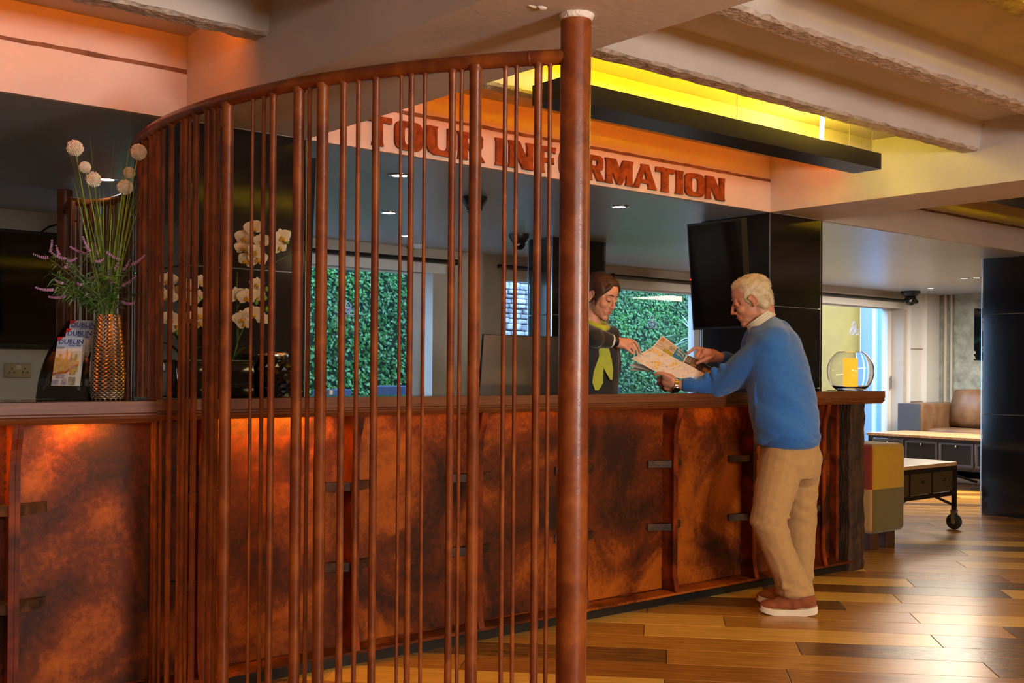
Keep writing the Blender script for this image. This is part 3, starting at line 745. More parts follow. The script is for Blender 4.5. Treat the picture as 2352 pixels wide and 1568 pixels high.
# bushy foliage body of the arrangement
t = thing('foliage_spray', 'bushy dark green leaves spilling over the rim of the silver vase', 'foliage', MOUTH)
for s in range(26):
    x, y = rg.uniform(110, 320), rg.uniform(610, 690); x += (690-y)*.0
    b = at(x, y, D=DV+rg.uniform(-.09, .06)); pa = bend(MOUTH, b, .02, 6); mb = MB().tube(pa, .0013, 4)
    for k in range(34):
        q = rg.uniform(.2, 1.0); i = min(int(q*6), 5); p = pa[i].lerp(pa[i+1], q*6-i)
        d = Vector((rg.uniform(-1, 1), rg.uniform(-1, 1), rg.uniform(-.6, .8))).normalized(); ln = rg.uniform(.02, .05); sd = d.cross(Vector((rg.random(), rg.random(), rg.random()))).normalized()*.0026
        mb.add([p, p+d*ln*.5+sd, p+d*ln*.5-sd, p+d*ln+Vector((0, 0, -.010))], [(0, 1, 3, 2)])
    mb.build('leafy_stem', M['leaf2'] if s % 2 else M['leaf'], t, kind='stuff')

# leaflet stand
SA = R(-47); SL = at(152, 916, Z=ZT); SL.z = ZT
SX = Vector((math.cos(SA), math.sin(SA), 0)); SY = Vector((-math.sin(SA), math.cos(SA), 0)); SZ = Vector((0, 0, 1))
def sp(x, y, z): return SL+SX*x+SY*y+SZ*z
M['standblack'] = mat('black_acrylic', srgb(24, 20, 18), .18)
M['clear'] = glass_mat('clear_acrylic', (.96, .96, .94))
st = thing('leaflet_stand', 'black curved leaflet stand with three clear pockets of maps', 'leaflet stand', SL)
def curve_back(t): return (.02+.16*t**1.0-.05*math.sin(t*3.14), .30*t)   # (y,z)
for s in (-1, 1):
    x0 = s*.0985; out = []
    for i in range(13): y, z = curve_back(i/12); out.append((x0+(.036 if s > 0 else .034)*(i/12)*1.0, y-.055, z))
    inn = [(x, y+.05*(1-i/12*.7)+.012, z) for i, (x, y, z) in enumerate(out)]
    MB().prism([sp(*q) for q in out]+[sp(*q) for q in inn[::-1]], SX*(.004*s)).build('side_panel', M['standblack'], st)
MB().prism([sp(-.098, -.035, .0), sp(.098, -.035, 0), sp(.098, -.030, .05), sp(-.098, -.030, .05)], SY*.005).build('front_board', M['standblack'], st)
bk = [sp(-.098+.034*i/12, curve_back(i/12)[0]-.02, curve_back(i/12)[1]) for i in range(13)]+[sp(.098+.036*i/12, curve_back(i/12)[0]-.02, curve_back(i/12)[1]) for i in range(12, -1, -1)]
n = 13; MB().add(bk, [(i, i+1, 24-i, 25-i) for i in range(12)]).build('back_board', M['standblack'], st)
MB().prism([sp(-.098, -.03, 0), sp(.098, -.03, 0), sp(.13, .13, 0), sp(-.098, .13, 0)], SZ*.004).build('base_board', M['standblack'], st)
M['paper'] = mat('leaflet_paper', srgb(214, 212, 206), .7)
M['p_sky'] = mat('printed_pale_blue', srgb(168, 190, 216), .7); M['p_navy'] = mat('printed_navy', srgb(40, 48, 130), .7)
M['p_red'] = mat('printed_red', srgb(200, 34, 24), .7); M['p_ochre'] = mat('printed_ochre', srgb(190, 150, 70), .7, col2=srgb(210, 188, 130), scale=60)
M['p_grey'] = mat('printed_grey', srgb(120, 112, 104), .7, col2=srgb(180, 170, 158), scale=90)
M['p_brown'] = mat('printed_brown', srgb(176, 104, 44), .7); M['p_yel'] = mat('printed_yellow', srgb(214, 170, 40), .7)
M['p_lilac'] = mat('printed_lilac', srgb(120, 124, 170), .7, col2=srgb(190, 180, 190), scale=80)
def text_mesh(s, size, shear=0, bold=0):
    cu = bpy.data.curves.new('t', 'FONT'); cu.body = s; cu.size = size; cu.shear = shear; cu.offset = bold; cu.resolution_u = 3
    o = bpy.data.objects.new('t', cu); COL.objects.link(o)
    dg = bpy.context.evaluated_depsgraph_get(); me = bpy.data.meshes.new_from_object(o.evaluated_get(dg))
    bpy.data.objects.remove(o); vs = [v.co.copy() for v in me.vertices]; fs = [list(p.vertices) for p in me.polygons]; bpy.data.meshes.remove(me)
    return vs, fs
def leaflet(ox, oy, oz, lean, w, h, label):
    """stack of folded maps; front face in local plane u (right) / v (up)"""
    U = SX; V = (SZ*math.cos(lean)+SY*math.sin(lean)); Nn = -(SY*math.cos(lean)-SZ*math.sin(lean)); O = sp(ox, oy, oz)
    t = thing('leaflet', label, 'leaflet', O, 'folded visitor maps in the stand')
    P = lambda u, v, d=0: O+U*u+V*v+Nn*d
    for k in range(5):
        MB().prism([P(k*.0022, -.001*k, -.003*k), P(w+k*.0022, -.001*k, -.003*k), P(w+k*.0022, h-.0012*k, -.003*k), P(k*.0022, h-.0012*k, -.003*k)], -Nn*.0022).build('sheet', M['paper'], t)
    e = .0003
    def flat(pts, m, nm, d=e): MB().add([P(u*w, v*h, d) for u, v in pts], [list(range(len(pts)))]).build(nm, m, t)
    flat([(0, .78), (1, .78), (1, 1), (0, 1)], M['p_sky'], 'printed_band')
    flat([(0, .93), (0, 1), (.27, 1), (0, .905)], M['p_red'], 'printed_corner', 2*e)
    def txt(s, u, v, size, m, shear=0, bold=0, sx=1):
        vs, fs = text_mesh(s, size, shear, bold); MB().add([P(u*w+q.x*sx, v*h+q.y, 3*e) for q in vs], fs).build('printed_text', m, t)
    txt('DUBLIN', .06, .865, .0245, M['p_navy'], 0, .0003, 1.16); txt('Visitor Map', .47, .815, .0105, M['p_navy'], .2, .0002, 1.05); txt('Dublin', .04, .765, .0135, M['black'], 0, 0, .8)
    flat([(.06, .852), (.92, .852), (.92, .857), (.06, .857)], M['p_navy'], 'printed_rule', 3*e)
    # city skyline drawing
    flat([(.0, .30), (1, .30), (1, .52), (.9, .52), (.9, .66), (.82, .66), (.80, .58), (.72, .56), (.70, .66), (.66, .72), (.62, .66), (.60, .54), (.52, .54), (.50, .70), (.46, .78), (.42, .70), (.40, .56), (.3, .56), (.28, .66), (.16, .66), (.14, .58), (.0, .60)], M['p_ochre'], 'printed_skyline')
    flat([(0, .22), (.3, .26), (.55, .27), (.72, .36), (1, .42), (1, .46), (.7, .41), (.52, .32), (.3, .31), (0, .28)], M['p_brown'], 'printed_river', 2*e)
    flat([(.66, .24), (.92, .24), (.92, .40), (.79, .45), (.66, .40)], M['p_grey'], 'printed_temple', 2.5*e); flat([(.74, .25), (.84, .25), (.84, .37), (.74, .37)], M['p_yel'], 'printed_door', 3*e)
    flat([(.14, .17), (.5, .17), (.5, .25), (.14, .26)], M['p_lilac'], 'printed_carriage', 2.5*e)
    flat([(.0, .04), (.3, .04), (.3, .15), (.0, .15)], M['p_lilac'], 'printed_houses', 2*e); flat([(.36, .04), (.62, .04), (.58, .18), (.42, .18)], M['p_lilac'], 'printed_houses', 2*e)
    flat([(.66, .04), (.95, .04), (.95, .2), (.66, .2)], M['p_grey'], 'printed_houses', 2*e)
    return O, U, V, Nn
for ox, oy, oz, l in ((-.046, -.028, .045, 'DUBLIN visitor map leaflet in the lowest pocket, whole cover visible'), (-.034, .012, .078, 'DUBLIN visitor map leaflet in the middle pocket'), (-.040, .050, .112, 'DUBLIN visitor map leaflet in the topmost pocket')):
    O, U, V, Nn = leaflet(ox, oy, oz, R(14), .098, .195, l)
    Q = lambda u, v, d: O+U*u+V*v+Nn*d
    mb = MB(); hh = .148
    mb.prism([Q(-.022, -.012, .012), Q(.112, -.012, .012), Q(.112, hh-.012, .012), Q(.02, hh-.012, .012), Q(-.004, hh-.012, .012), Q(-.022, hh-.04, .012)], Nn*.0015)
    mb.prism([Q(-.022, -.012, -.020), Q(.112, -.012, -.020), Q(.112, -.012, .012), Q(-.022, -.012, .012)], -V*.0015)
    mb.prism([Q(.112, -.012, -.020), Q(.112, hh-.02, -.020), Q(.112, hh-.02, .012), Q(.112, -.012, .012)], U*.0015)
    mb.prism([Q(-.022, -.012, -.020), Q(-.022, hh-.04, -.020), Q(-.022, hh-.04, .012), Q(-.022, -.012, .012)], -U*.0015)
    mb.build('pocket', M['clear'], st)

# ================================================================ orchids, dark jar, tealight behind the bars
M['petal'] = mat('ivory_orchid_petal', srgb(226, 208, 166), .6, col2=srgb(240, 226, 190), scale=30)
M['petal'].node_tree.nodes['Principled BSDF'].inputs['Subsurface Weight'].default_value = .0
M['lip'] = mat('yellow_orchid_lip', srgb(214, 164, 40), .6)
M['bud'] = mat('green_orchid_bud', srgb(108, 160, 40), .5)
M['stemgreen'] = mat('green_orchid_stem', srgb(70, 96, 36), .55)
M['potblack'] = mat('black_glass_pot', srgb(14, 12, 11), .08)
def flower_mesh():
    mb = MB()
    def petal(ang, ln, wd, tilt, cup):
        n, k = 7, 5; vs = []
        for i in range(n+1):
            t = i/n; w = wd*math.sin(math.pi*min(.98, .12+.86*t))**.7
            for j in range(k):
                s = (j/(k-1)-.5)*2; x = s*w/2; y = ln*t; z = cup*(t*t)*.6-tilt*t*ln-.25*cup*s*s+.10*ln*math.sin(t*3)*.3
                vs.append(Matrix.Rotation(ang, 3, 'Z') @ Vector((x, y, z)))
        mb.add(vs, [(i*k+j, i*k+j+1, (i+1)*k+j+1, (i+1)*k+j) for i in range(n) for j in range(k-1)])
    for a, l_, w in ((0, .032, .024), (R(125), .030, .022), (R(-125), .030, .022)): petal(a, l_, w, .05, .004)
    mb2n = len(mb.f)
    for a in (R(72), R(-72)): petal(a, .036, .040, -.08, .006)
    mb.cur = 1; mb.ball((0, -.004, .006), (.006, .009, .007), seg=8, ring=6); mb.ball((.006, -.008, .006), (.005, .007, .004), seg=8, ring=6); mb.ball((-.006, -.008, .006), (.005, .007, .004), seg=8, ring=6)
    me = bpy.data.meshes.new('flower'); me.from_pydata(mb.v, [], mb.f); me.materials.append(M['petal']); me.materials.append(M['lip'])
    me.polygons.foreach_set('material_index', mb.mi); me.polygons.foreach_set('use_smooth', [True]*len(mb.f)); me.update(); return me
FM = flower_mesh()
def orchid(px, Y, flowers, buds, stems, label):
    b = at(px, 905, Y=Y); b.z = 1.1010; Dp = (b-CAM).dot(FW)
    t = thing('potted_orchid', label, 'orchid', b)
    w = .070
    MB().bbox((b.x-w, b.y-w, b.z), (b.x+w, b.y+w, b.z+.145), .008).build('pot', M['potblack'], t, smooth=30)
    MB().box((b.x-w+.006, b.y-w+.006, b.z+.145), (b.x+w-.006, b.y+w-.006, b.z+.149)).build('moss', M['leaf'], t)
    for s in stems:
        pp = [b+Vector((0, 0, .14))]+[at(x, y, D=Dp+.02) for x, y in s]
        MB().tube(pp, .0026, 6).build('stem', M['stemgreen'], t, smooth=True)
    for x, y, sc in flowers:
        o = linkmesh('flower', FM, at(x, y, D=Dp-.03+rg.uniform(-.04, .04)), t)
        d = (CAM-wpos(o)); d.z *= .3; d += Vector((rg.uniform(-.8, .8), rg.uniform(-.8, .8), rg.uniform(-.9, .2)))*d.length*.45
        o.rotation_euler = (d.to_track_quat('Z', 'Y') @ Matrix.Rotation(rg.uniform(-.5, .5), 3, 'Z').to_quaternion()).to_euler(); o.scale = (sc*1.12,)*3
    for x, y in buds:
        c = at(x, y, D=Dp-.02); MB().ball(c, (.008, .008, .011), seg=10, ring=8).build('bud', M['bud'], t, smooth=True)
    for k, (dx, dz) in enumerate(((.12, .05), (-.11, .06), (.07, -.02), (-.06, .09))):
        a0 = b+Vector((0, 0, .14)); mb = MB(); vs = []
        for i in range(8):
            q = i/7; p = a0+Vector((dx*q, dx*.4*q*(-1)**k, dz*math.sin(q*2.2)*1.2)); wd = .018*math.sin(math.pi*(.1+.88*q))
            vs += [p+Vector((0, wd, .004)), p, p+Vector((0, -wd, .004))]
        mb.add(vs, [f for i in range(7) for f in ((i*3, i*3+1, i*3+4, i*3+3), (i*3+1, i*3+2, i*3+5, i*3+4))]).build('leaf', M['leaf2'], t, smooth=True)
c8 = lambda x, y: (360+x/3.485, 480+y/3.485)
orchid(531, 4.17, [(*c8(775, 150), 1), (*c8(700, 225), 1), (*c8(690, 310), .9), (*c8(720, 410), 1), (*c8(810, 400), 1.05), (*c8(1000, 225), 1), (*c8(985, 310), .8), (*c8(840, 255), .9), (*c8(790, 340), .9), (*c8(800, 600), .8), (*c8(640, 690), 1), (*c8(720, 705), 1.05), (*c8(790, 690), 1), (*c8(680, 875), 1), (*c8(770, 840), 1.05), (*c8(850, 880), .8), (*c8(700, 920), .8)],
       [c8(1060, 188), c8(1045, 262), c8(880, 640), c8(797, 747), c8(868, 712), c8(882, 800)], [[c8(650, 1050), c8(690, 960), c8(850, 480), c8(1075, 360)], [c8(655, 1040), c8(640, 800), c8(760, 600), c8(800, 250), c8(1040, 200)], [c8(645, 1100), c8(640, 700), c8(646, 505)]],
       'ivory orchid in a black cube pot with two flower clusters, right of the thick pipe')
orchid(425, 4.17, [(*c8(90, 570), 1), (*c8(150, 680), 1.05), (*c8(100, 700), .9), (*c8(110, 880), 1), (*c8(160, 930), .9), (*c8(260, 620), 1), (*c8(265, 720), 1), (*c8(345, 580), .8), (*c8(330, 690), .7), (*c8(340, 850), 1), (*c8(350, 910), .9), (*c8(265, 880), .9), (*c8(45, 690), .9)],
       [c8(95, 1035), c8(165, 990), c8(340, 720)], [[c8(200, 1100), c8(180, 800), c8(150, 600)], [c8(220, 1100), c8(300, 850), c8(340, 600)]], 'ivory orchid in a black cube pot partly hidden behind the closest pipes')
b = at(627, 905, Y=4.14); b.z = 1.1010
t = thing('cut_glass_jar', 'squat dark cut-glass jar on the counter beside the orchid', 'jar', b)
rows, seg = 12, 24; vs = []; fs = []
for i in range(rows+1):
    q = i/rows; r = .052+.030*math.sin(math.pi*min(1, .1+q*.9)); z = .165*q
    for k in range(seg):
        a = 2*math.pi*(k+.5*(i % 2))/seg; k2 = 1+(.06 if (i+k) % 2 else -.05); vs.append(b+Vector((r*k2*math.cos(a), r*k2*math.sin(a), z)))
for i in range(rows):
    for k in range(seg): l = (k+1) % seg; fs.append((i*seg+k, i*seg+l, (i+1)*seg+l, (i+1)*seg+k))
fs.append(list(range(seg))[::-1]); MB().add(vs, fs).build('bowl', M['potblack'], t)
MB().lathe([(.050, .160), (.060, .163), (.063, .172), (.060, .181), (.050, .183)], b, 28).build('rim', M['hammered'], t, smooth=True)
b = at(759, 903, Y=4.14); b.z = 1.1010
t = thing('tealight_glass', 'tiny clear tealight glass with a white candle on the counter', 'tealight', b)
MB().lathe([(.013, .002), (.016, .002), (.017, .036), (.015, .036), (.0145, .006), (.013, .006)], b, 20).build('glass', M['clear'], t, smooth=40)
MB().cyl(b+Vector((0, 0, .007)), b+Vector((0, 0, .026)), .011, 16).build('candle', M['white'], t)

# ================================================================ computer behind the counter
dk = thing('back_desk', 'plain dark working desk behind the counter', 'desk', (3.3, 4.62, 0))
MB().bbox((2.55, 4.35, .70), (4.07, 4.95, .735), .004).build('desk_top', M['black'], dk)
for x in (2.6, 4.0): MB().box((x, 4.38, 0), (x+.04, 4.92, .70)).build('side_panel', M['black'], dk)
M['alu'] = mat('brushed_aluminium', srgb(120, 110, 104), .38, .9)
mo = thing('computer_monitor', 'large thin computer seen from behind, below the receptionist', 'computer', (3.79, 4.52, .735))
MX = Matrix.Translation((3.79, 4.50, .90)) @ Matrix.Rotation(R(6), 4, 'X')
hw = .272
MB().bbox((-hw, .0, 0), (hw, .016, .505), .003, MX).build('screen_panel', M['black'], mo)
cvs = []; nx = 12
mb = MB()
for i in range(nx+1):
    s = -1+2*i/nx; dpt = -.030*(1-s*s)
    cvs += [MX @ Vector((s*(hw-.003), dpt-.001, .003)), MX @ Vector((s*(hw-.003), dpt*.8-.001, .502))]
mb.add(cvs, [(i*2, i*2+2, i*2+3, i*2+1) for i in range(nx)]); mb.build('rear_shell', M['alu'], mo, smooth=True)
MB().box((3.70, 4.44, .735), (3.88, 4.62, .742)).prism([(3.72, 4.47, .742), (3.86, 4.47, .742), (3.86, 4.50, 1.05), (3.72, 4.50, 1.05)], (0, -.006, 0)).build('stand', M['alu'], mo)

# ================================================================ glass bowl with candle at the right end
b = at(1953, 893, Y=4.10); b.z = 1.1010; DB = (b-CAM).dot(FW)
M['glass'] = mat('clear_glass', (1, 1, 1), .0, trans=1)
t = thing('glass_bowl', 'round clear glass bowl standing at the right end of the counter', 'bowl', b)
RB = 53*DB/FPX; hc = .127
pr_ = []
for i in range(25):
    a = -1.06+(1.06+1.02)*i/24; pr_.append((RB*math.cos(a), hc+RB*math.sin(a)))
inn = [(max(.001, (r-.0035)), z+(.006 if i < 4 else 0)) for i, (r, z) in enumerate(pr_)][::-1]
MB().lathe([(.0005, pr_[0][1])]+pr_+inn+[(.0005, inn[-1][1])], b, 48).build('bowl', M['glass'], t, smooth=True)
M['wax'] = mat('amber_wax_candle', srgb(236, 170, 40), .5, emit=(1, .45, .03), estr=1.0)
cz = b.z+.014
cd = tag(MB().lathe([(0, 0), (.044, .0), (.045, .01), (.0455, .18), (.043, .198), (.036, .196), (.03, .188), (0, .184)], (b.x, b.y, cz), 32).build('pillar_candle', M['wax'], None, smooth=40), 'thick amber glowing candle inside the round glass bowl', 'candle')

# ================================================================ lounge furniture on the right
M['fab'] = [mat('mustard_fabric', srgb(176, 134, 12), .95, var=.08, scale=90, sheen=.3), mat('olive_grey_fabric', srgb(98, 84, 46), .95, var=.08, scale=90, sheen=.3), mat('rust_red_fabric', srgb(146, 48, 14), .95, var=.08, scale=90, sheen=.3), mat('tan_fabric', srgb(196, 142, 84), .95, var=.08, scale=90, sheen=.3)]
M['footwood'] = mat('dark_wood_foot', srgb(72, 42, 26), .5)
t = thing('patchwork_stool', 'tall patchwork upholstered block in mustard, olive, rust and tan beside the counter', 'stool', (6.93, 4.7, 0))
bm = bmesh.new(); bmesh.ops.create_cube(bm, size=1)
for v in bm.verts: v.co = Vector((6.955+v.co.x*.41, 4.70+v.co.y*.94, .42+v.co.z*.615))
bmesh.ops.bevel(bm, geom=bm.edges[:], offset=.04, segments=5, affect='EDGES', profile=.5)
for z in (.42,): bmesh.ops.bisect_plane(bm, geom=bm.verts[:]+bm.edges[:]+bm.faces[:], plane_co=(0, 0, z), plane_no=(0, 0, 1))
bmesh.ops.bisect_plane(bm, geom=bm.verts[:]+bm.edges[:]+bm.faces[:], plane_co=(6.762, 4.245, 0), plane_no=Vector((1, -1, 0)).normalized())
bmesh.ops.bisect_plane(bm, geom=bm.verts[:]+bm.edges[:]+bm.faces[:], plane_co=(0, 4.7, 0), plane_no=(0, 1, 0))
ps_ = {i: MB() for i in range(4)}
for f in bm.faces:
    c = f.calc_center_median(); up_ = c.z > .42
    s = (c.x-6.762)-(c.y-4.245)
    idx = (0 if up_ else 1) if s > 0 else ((2 if up_ else 3) if c.y < 4.7 else (3 if up_ else 2))
    ps_[idx].add([v.co.copy() for v in f.verts], [list(range(len(f.verts)))])
bm.free()
for i in ps_: ps_[i].build('patch', M['fab'][i], t, smooth=50)
for x in (6.80, 7.0):
    for y in (4.27, 5.06): MB().bbox((x-.02, y, 0), (x+.09, y+.1, .115), .004).build('foot', M['footwood'], t)
M['ironblack'] = mat('blackened_iron', srgb(44, 34, 26), .5, .6); M['boardwood'] = mat('grey_brown_board', srgb(150, 118, 88), .35, col2=srgb(186, 152, 112), scale=4, stretch=(1, 10, 10))
M['drawer'] = mat('dark_drawer_front', srgb(62, 48, 26), .5)
x0, x1, y0, y1, zt = 7.22, 8.24, 4.43, 5.35, .53
t = thing('coffee_table', 'low iron framed coffee table on wheels behind the patchwork stool', 'table', ((x0+x1)/2, (y0+y1)/2, 0))
MB().bbox((x0, y0, zt-.03), (x1, y1, zt), .004).build('table_top', M['boardwood'], t)
fr = MB()
for x in (x0, x1-.03):
    for y in (y0, y1-.03): fr.box((x, y, .155), (x+.03, y+.03, zt-.03))
for y in (y0, y1-.03): fr.box((x0+.03, y, .27), (x1-.03, y+.03, .30)).box((x0+.03, y, zt-.06), (x1-.03, y+.03, zt-.03))
for x in (x0, x1-.03): fr.box((x, y0+.03, .27), (x+.03, y1-.03, .30)).box((x, y0+.03, zt-.06), (x+.03, y1-.03, zt-.03))
for x, d in ((x1-.02, -1), (x0+.02, 1)):
    for y in (y0+.015, y1-.015): fr.tube([(x, y, .19), (x+d*.28, y, .275)], .011, 6)
fr.build('frame', M['ironblack'], t)
for k in range(3):
    a = x0+.035+k*(x1-x0-.07)/3; d = MB().bbox((a+.005, y0+.006, .305), (a+(x1-x0-.07)/3-.02, y0+.03, zt-.065), .003).build('drawer', M['drawer'], t)
    MB().ball((a+.17, y0+.0, .40), .012, seg=10, ring=8).build('knob', M['ironblack'], d, smooth=True)
    fr2 = MB().box((a+(x1-x0-.07)/3-.02, y0+.003, .30), (a+(x1-x0-.07)/3, y0+.03, zt-.06)).build('divider', M['ironblack'], t)
M['rubber'] = mat('black_rubber', srgb(24, 20, 16), .6)
for x in (x0+.015, x1-.015):
    for y in (y0+.015, y1-.015):
        wh = MB().tube([(x-.016, y, .062), (x-.010, y, .062), (x+.010, y, .062), (x+.016, y, .062)], [.05, .061, .061, .05], 24).build('wheel', M['rubber'], t, smooth=30)
        MB().tube([(x-.018, y, .062), (x+.018, y, .062)], .018, 12).build('hub', M['chrome'], wh)
        MB().prism([(x-.022, y-.012, .05), (x-.022, y+.012, .05), (x-.022, y+.02, .150), (x-.022, y-.02, .150)], (.004, 0, 0)).prism([(x+.018, y-.012, .05), (x+.018, y+.012, .05), (x+.018, y+.02, .150), (x+.018, y-.02, .150)], (.004, 0, 0)).box((x-.022, y-.02, .146), (x+.022, y+.02, .156)).build('fork', M['chrome'], wh)
# long bench table with drawers
x0, x1, y0, y1, zt = 11.05, 11.85, 4.9, 7.02, .55
t = thing('drawer_table', 'long low table with black framed drawers in front of the leather sofa', 'table', ((x0+x1)/2, (y0+y1)/2, 0))
MB().bbox((x0, y0, zt-.028), (x1, y1, zt), .004).build('table_top', M['boardwood'], t)
fr = MB()
for x in (x0+.01, x1-.05):
    for y in (y0+.02, y1-.06): fr.box((x, y, 0), (x+.04, y+.04, zt-.028))
    fr.box((x, y0+.06, zt-.055), (x+.03, y1-.06, zt-.028)).box((x, y0+.06, .20), (x+.03, y1-.06, .225))
    fr.tube([(x+.015, y1-.1, .20), (x+.015, y1-.9, .02)], .014, 6).tube([(x+.015, y0+.1, .20), (x+.015, y0+.9, .02)], .014, 6)
fr.build('frame', M['black'], t)
nD = 5; L_ = (y1-y0-.12)/nD
for k in range(nD):
    a = y0+.06+k*L_
    d = MB().box((x0+.02, a+.01, .235), (x0+.04, a+L_-.01, zt-.06)).build('drawer', M['black'], t)
    MB().box((x0+.012, a+.012, .240), (x0+.02, a+L_-.012, .262)).box((x0+.012, a+.012, zt-.085), (x0+.02, a+L_-.012, zt-.063)).box((x0+.012, a+.012, .262), (x0+.02, a+.036, zt-.085)).box((x0+.012, a+L_-.036, .262), (x0+.02, a+L_-.012, zt-.085)).build('drawer_frame', mat('steel_edge', srgb(96, 98, 104), .4, .7) if k == 0 else bpy.data.materials['steel_edge'], d)
    MB().ball((x0+.006, a+L_/2, zt-.10), .014, seg=10, ring=8).build('knob', M['chrome'], d, smooth=True)
# leather sofa along the stone wall
M['leather'] = mat('brown_leather', srgb(104, 76, 54), .38, col2=srgb(134, 102, 76), scale=5, bump=.15, bscale=30)
M['sofagrey'] = mat('grey_sofa_side', srgb(74, 74, 84), .6)
t = thing('leather_sofa', 'brown leather sofa with plump back cushions against the rough stone wall', 'sofa', (12.8, 6.1, 0))
MB().bbox((12.34, 7.06, .06), (13.24, 7.36, .86), .04).build('arm', M['leather'], t, smooth=40)
MB().bbox((12.325, 7.10, .07), (12.345, 7.40, .855), .008).build('arm_front', M['sofagrey'], t)
MB().bbox((12.34, 4.5, .06), (13.24, 4.8, .86), .04).build('arm', M['leather'], t, smooth=40)
MB().bbox((12.36, 4.8, .10), (13.24, 7.06, .40), .03).build('seat_base', M['leather'], t, smooth=40)
for a, b_ in ((4.82, 5.92), (5.94, 7.04)):
    MB().bbox((12.34, a, .40), (12.95, b_, .56), .05).build('seat_cushion', M['leather'], t, smooth=40)
    bm = bmesh.new(); bmesh.ops.create_cube(bm, size=1); bmesh.ops.subdivide_edges(bm, edges=bm.edges[:], cuts=6, use_grid_fill=True)
    for v in bm.verts:
        q = v.co*2; bul = (1-q.y*q.y*.75)*(1-q.z*q.z*.6)
        v.co = Vector((13.0+q.x*(.05+.13*bul)+.10*q.z*.5, (a+b_)/2+q.y*(b_-a)/2*(1-.05*q.z*q.z), .80+q.z*.235*(1-.06*q.y*q.y)))
    MB().bm(bm).build('back_cushion', M['leather'], t, smooth=True)
tag(MB().bbox((13.262, 6.60, 1.385), (13.295, 6.92, 2.03), .004).build('wall_panel', M['blackgloss']), 'narrow black panel hung on the rough stone wall', 'panel')

# ================================================================ courtyard outside the windows
gr = struct(MB().box((-6, 7.79, -.1), (22, 16, -.01)).build('floor', M['grout']), 'grey courtyard paving')
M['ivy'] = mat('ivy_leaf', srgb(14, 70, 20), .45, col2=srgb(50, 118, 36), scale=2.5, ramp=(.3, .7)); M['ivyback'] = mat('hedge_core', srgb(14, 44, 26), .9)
def hedge(x0, x1, z0, z1, y, label, lean=0, n=4000):
    t = thing('ivy_hedge', label, 'hedge', ((x0+x1)/2, y, z0)); rr = random.Random(int(x0*10))
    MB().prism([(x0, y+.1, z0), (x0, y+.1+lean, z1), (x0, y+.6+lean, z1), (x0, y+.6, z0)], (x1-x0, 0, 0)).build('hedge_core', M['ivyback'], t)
    mb = MB()
    for i in range(n):
        q = rr.random(); x = rr.uniform(x0, x1); z = z0+(z1-z0)*q; c = Vector((x, y+.1+lean*q-rr.uniform(0, .10), z)); s = rr.uniform(.014, .028)
        d = Vector((rr.uniform(-.7, .7), -1, rr.uniform(-.3, 1.0))).normalized(); u = d.orthogonal().normalized(); u = (Matrix.Rotation(rr.uniform(0, 6.28), 3, d) @ u); v_ = d.cross(u)
        mb.add([c-u*s, c-v_*s*.6, c+u*s*1.1, c+v_*s*.6], [(0, 1, 2, 3)])
    mb.build('ivy_leaves', M['ivy'], t, kind='stuff')
hedge(2.5, 7.45, 0, 3.2, 9.5, 'dense ivy wall filling the left window', 0, 26000)
hedge(7.52, 9.18, 0, 1.42, 9.35, 'low ivy hedge below the stone garden wall', 0, 6000)
hedge(9.25, 12.6, 0, 3.0, 9.3, 'ivy hedge with a pale lit slope behind the receptionist', .9, 20000)
sw = thing('garden_wall', 'pale rubble stone garden wall seen through the narrow window', 'wall', (8.3, 10.15, 0))
M['rubble'] = mat('pale_rubble', srgb(112, 114, 120), .9, col2=srgb(190, 192, 200), scale=7, bump=.6, bscale=30); M['mortar'] = mat('wall_mortar', srgb(128, 130, 136), .9)
MB().box((7.3, 10.15, 0), (9.2, 10.4, 3.4)).build('mortar_bed', M['mortar'], sw)
rr = random.Random(9); z = 1.32
while z < 2.75:
    h = rr.uniform(.045, .085); x = 7.75+rr.uniform(0, .1)
    while x < 9.05:
        w = rr.uniform(.08, .24); MB().bbox((x, 10.10+rr.uniform(0, .03), z+rr.uniform(-.006, .006)), (x+w, 10.16, z+h+rr.uniform(-.008, .006)), .016).build('stone', M['rubble'], sw); x += w+.007
    z += h+.007
ow = tag(MB().box((12.7, 9.6, 0), (14.93, 9.9, 3.6)).build('courtyard_building', M['olive']), 'olive rendered courtyard wall seen through the glazed door', 'building')
M['bluewhite'] = mat('blue_white_panel', srgb(150, 176, 200), .5)
tag(MB().box((14.945, 9.40, 0), (15.03, 9.6, 3.4)).box((15.285, 9.40, 0), (15.42, 9.6, 3.4)).box((15.03, 9.52, 0), (15.285, 9.58, 3.4)).box((15.42, 9.5, 0), (17.5, 9.6, 3.4)).build('courtyard_post', M['bluewhite']), 'pale blue and white post panel at the edge of the glazed door view', 'post')
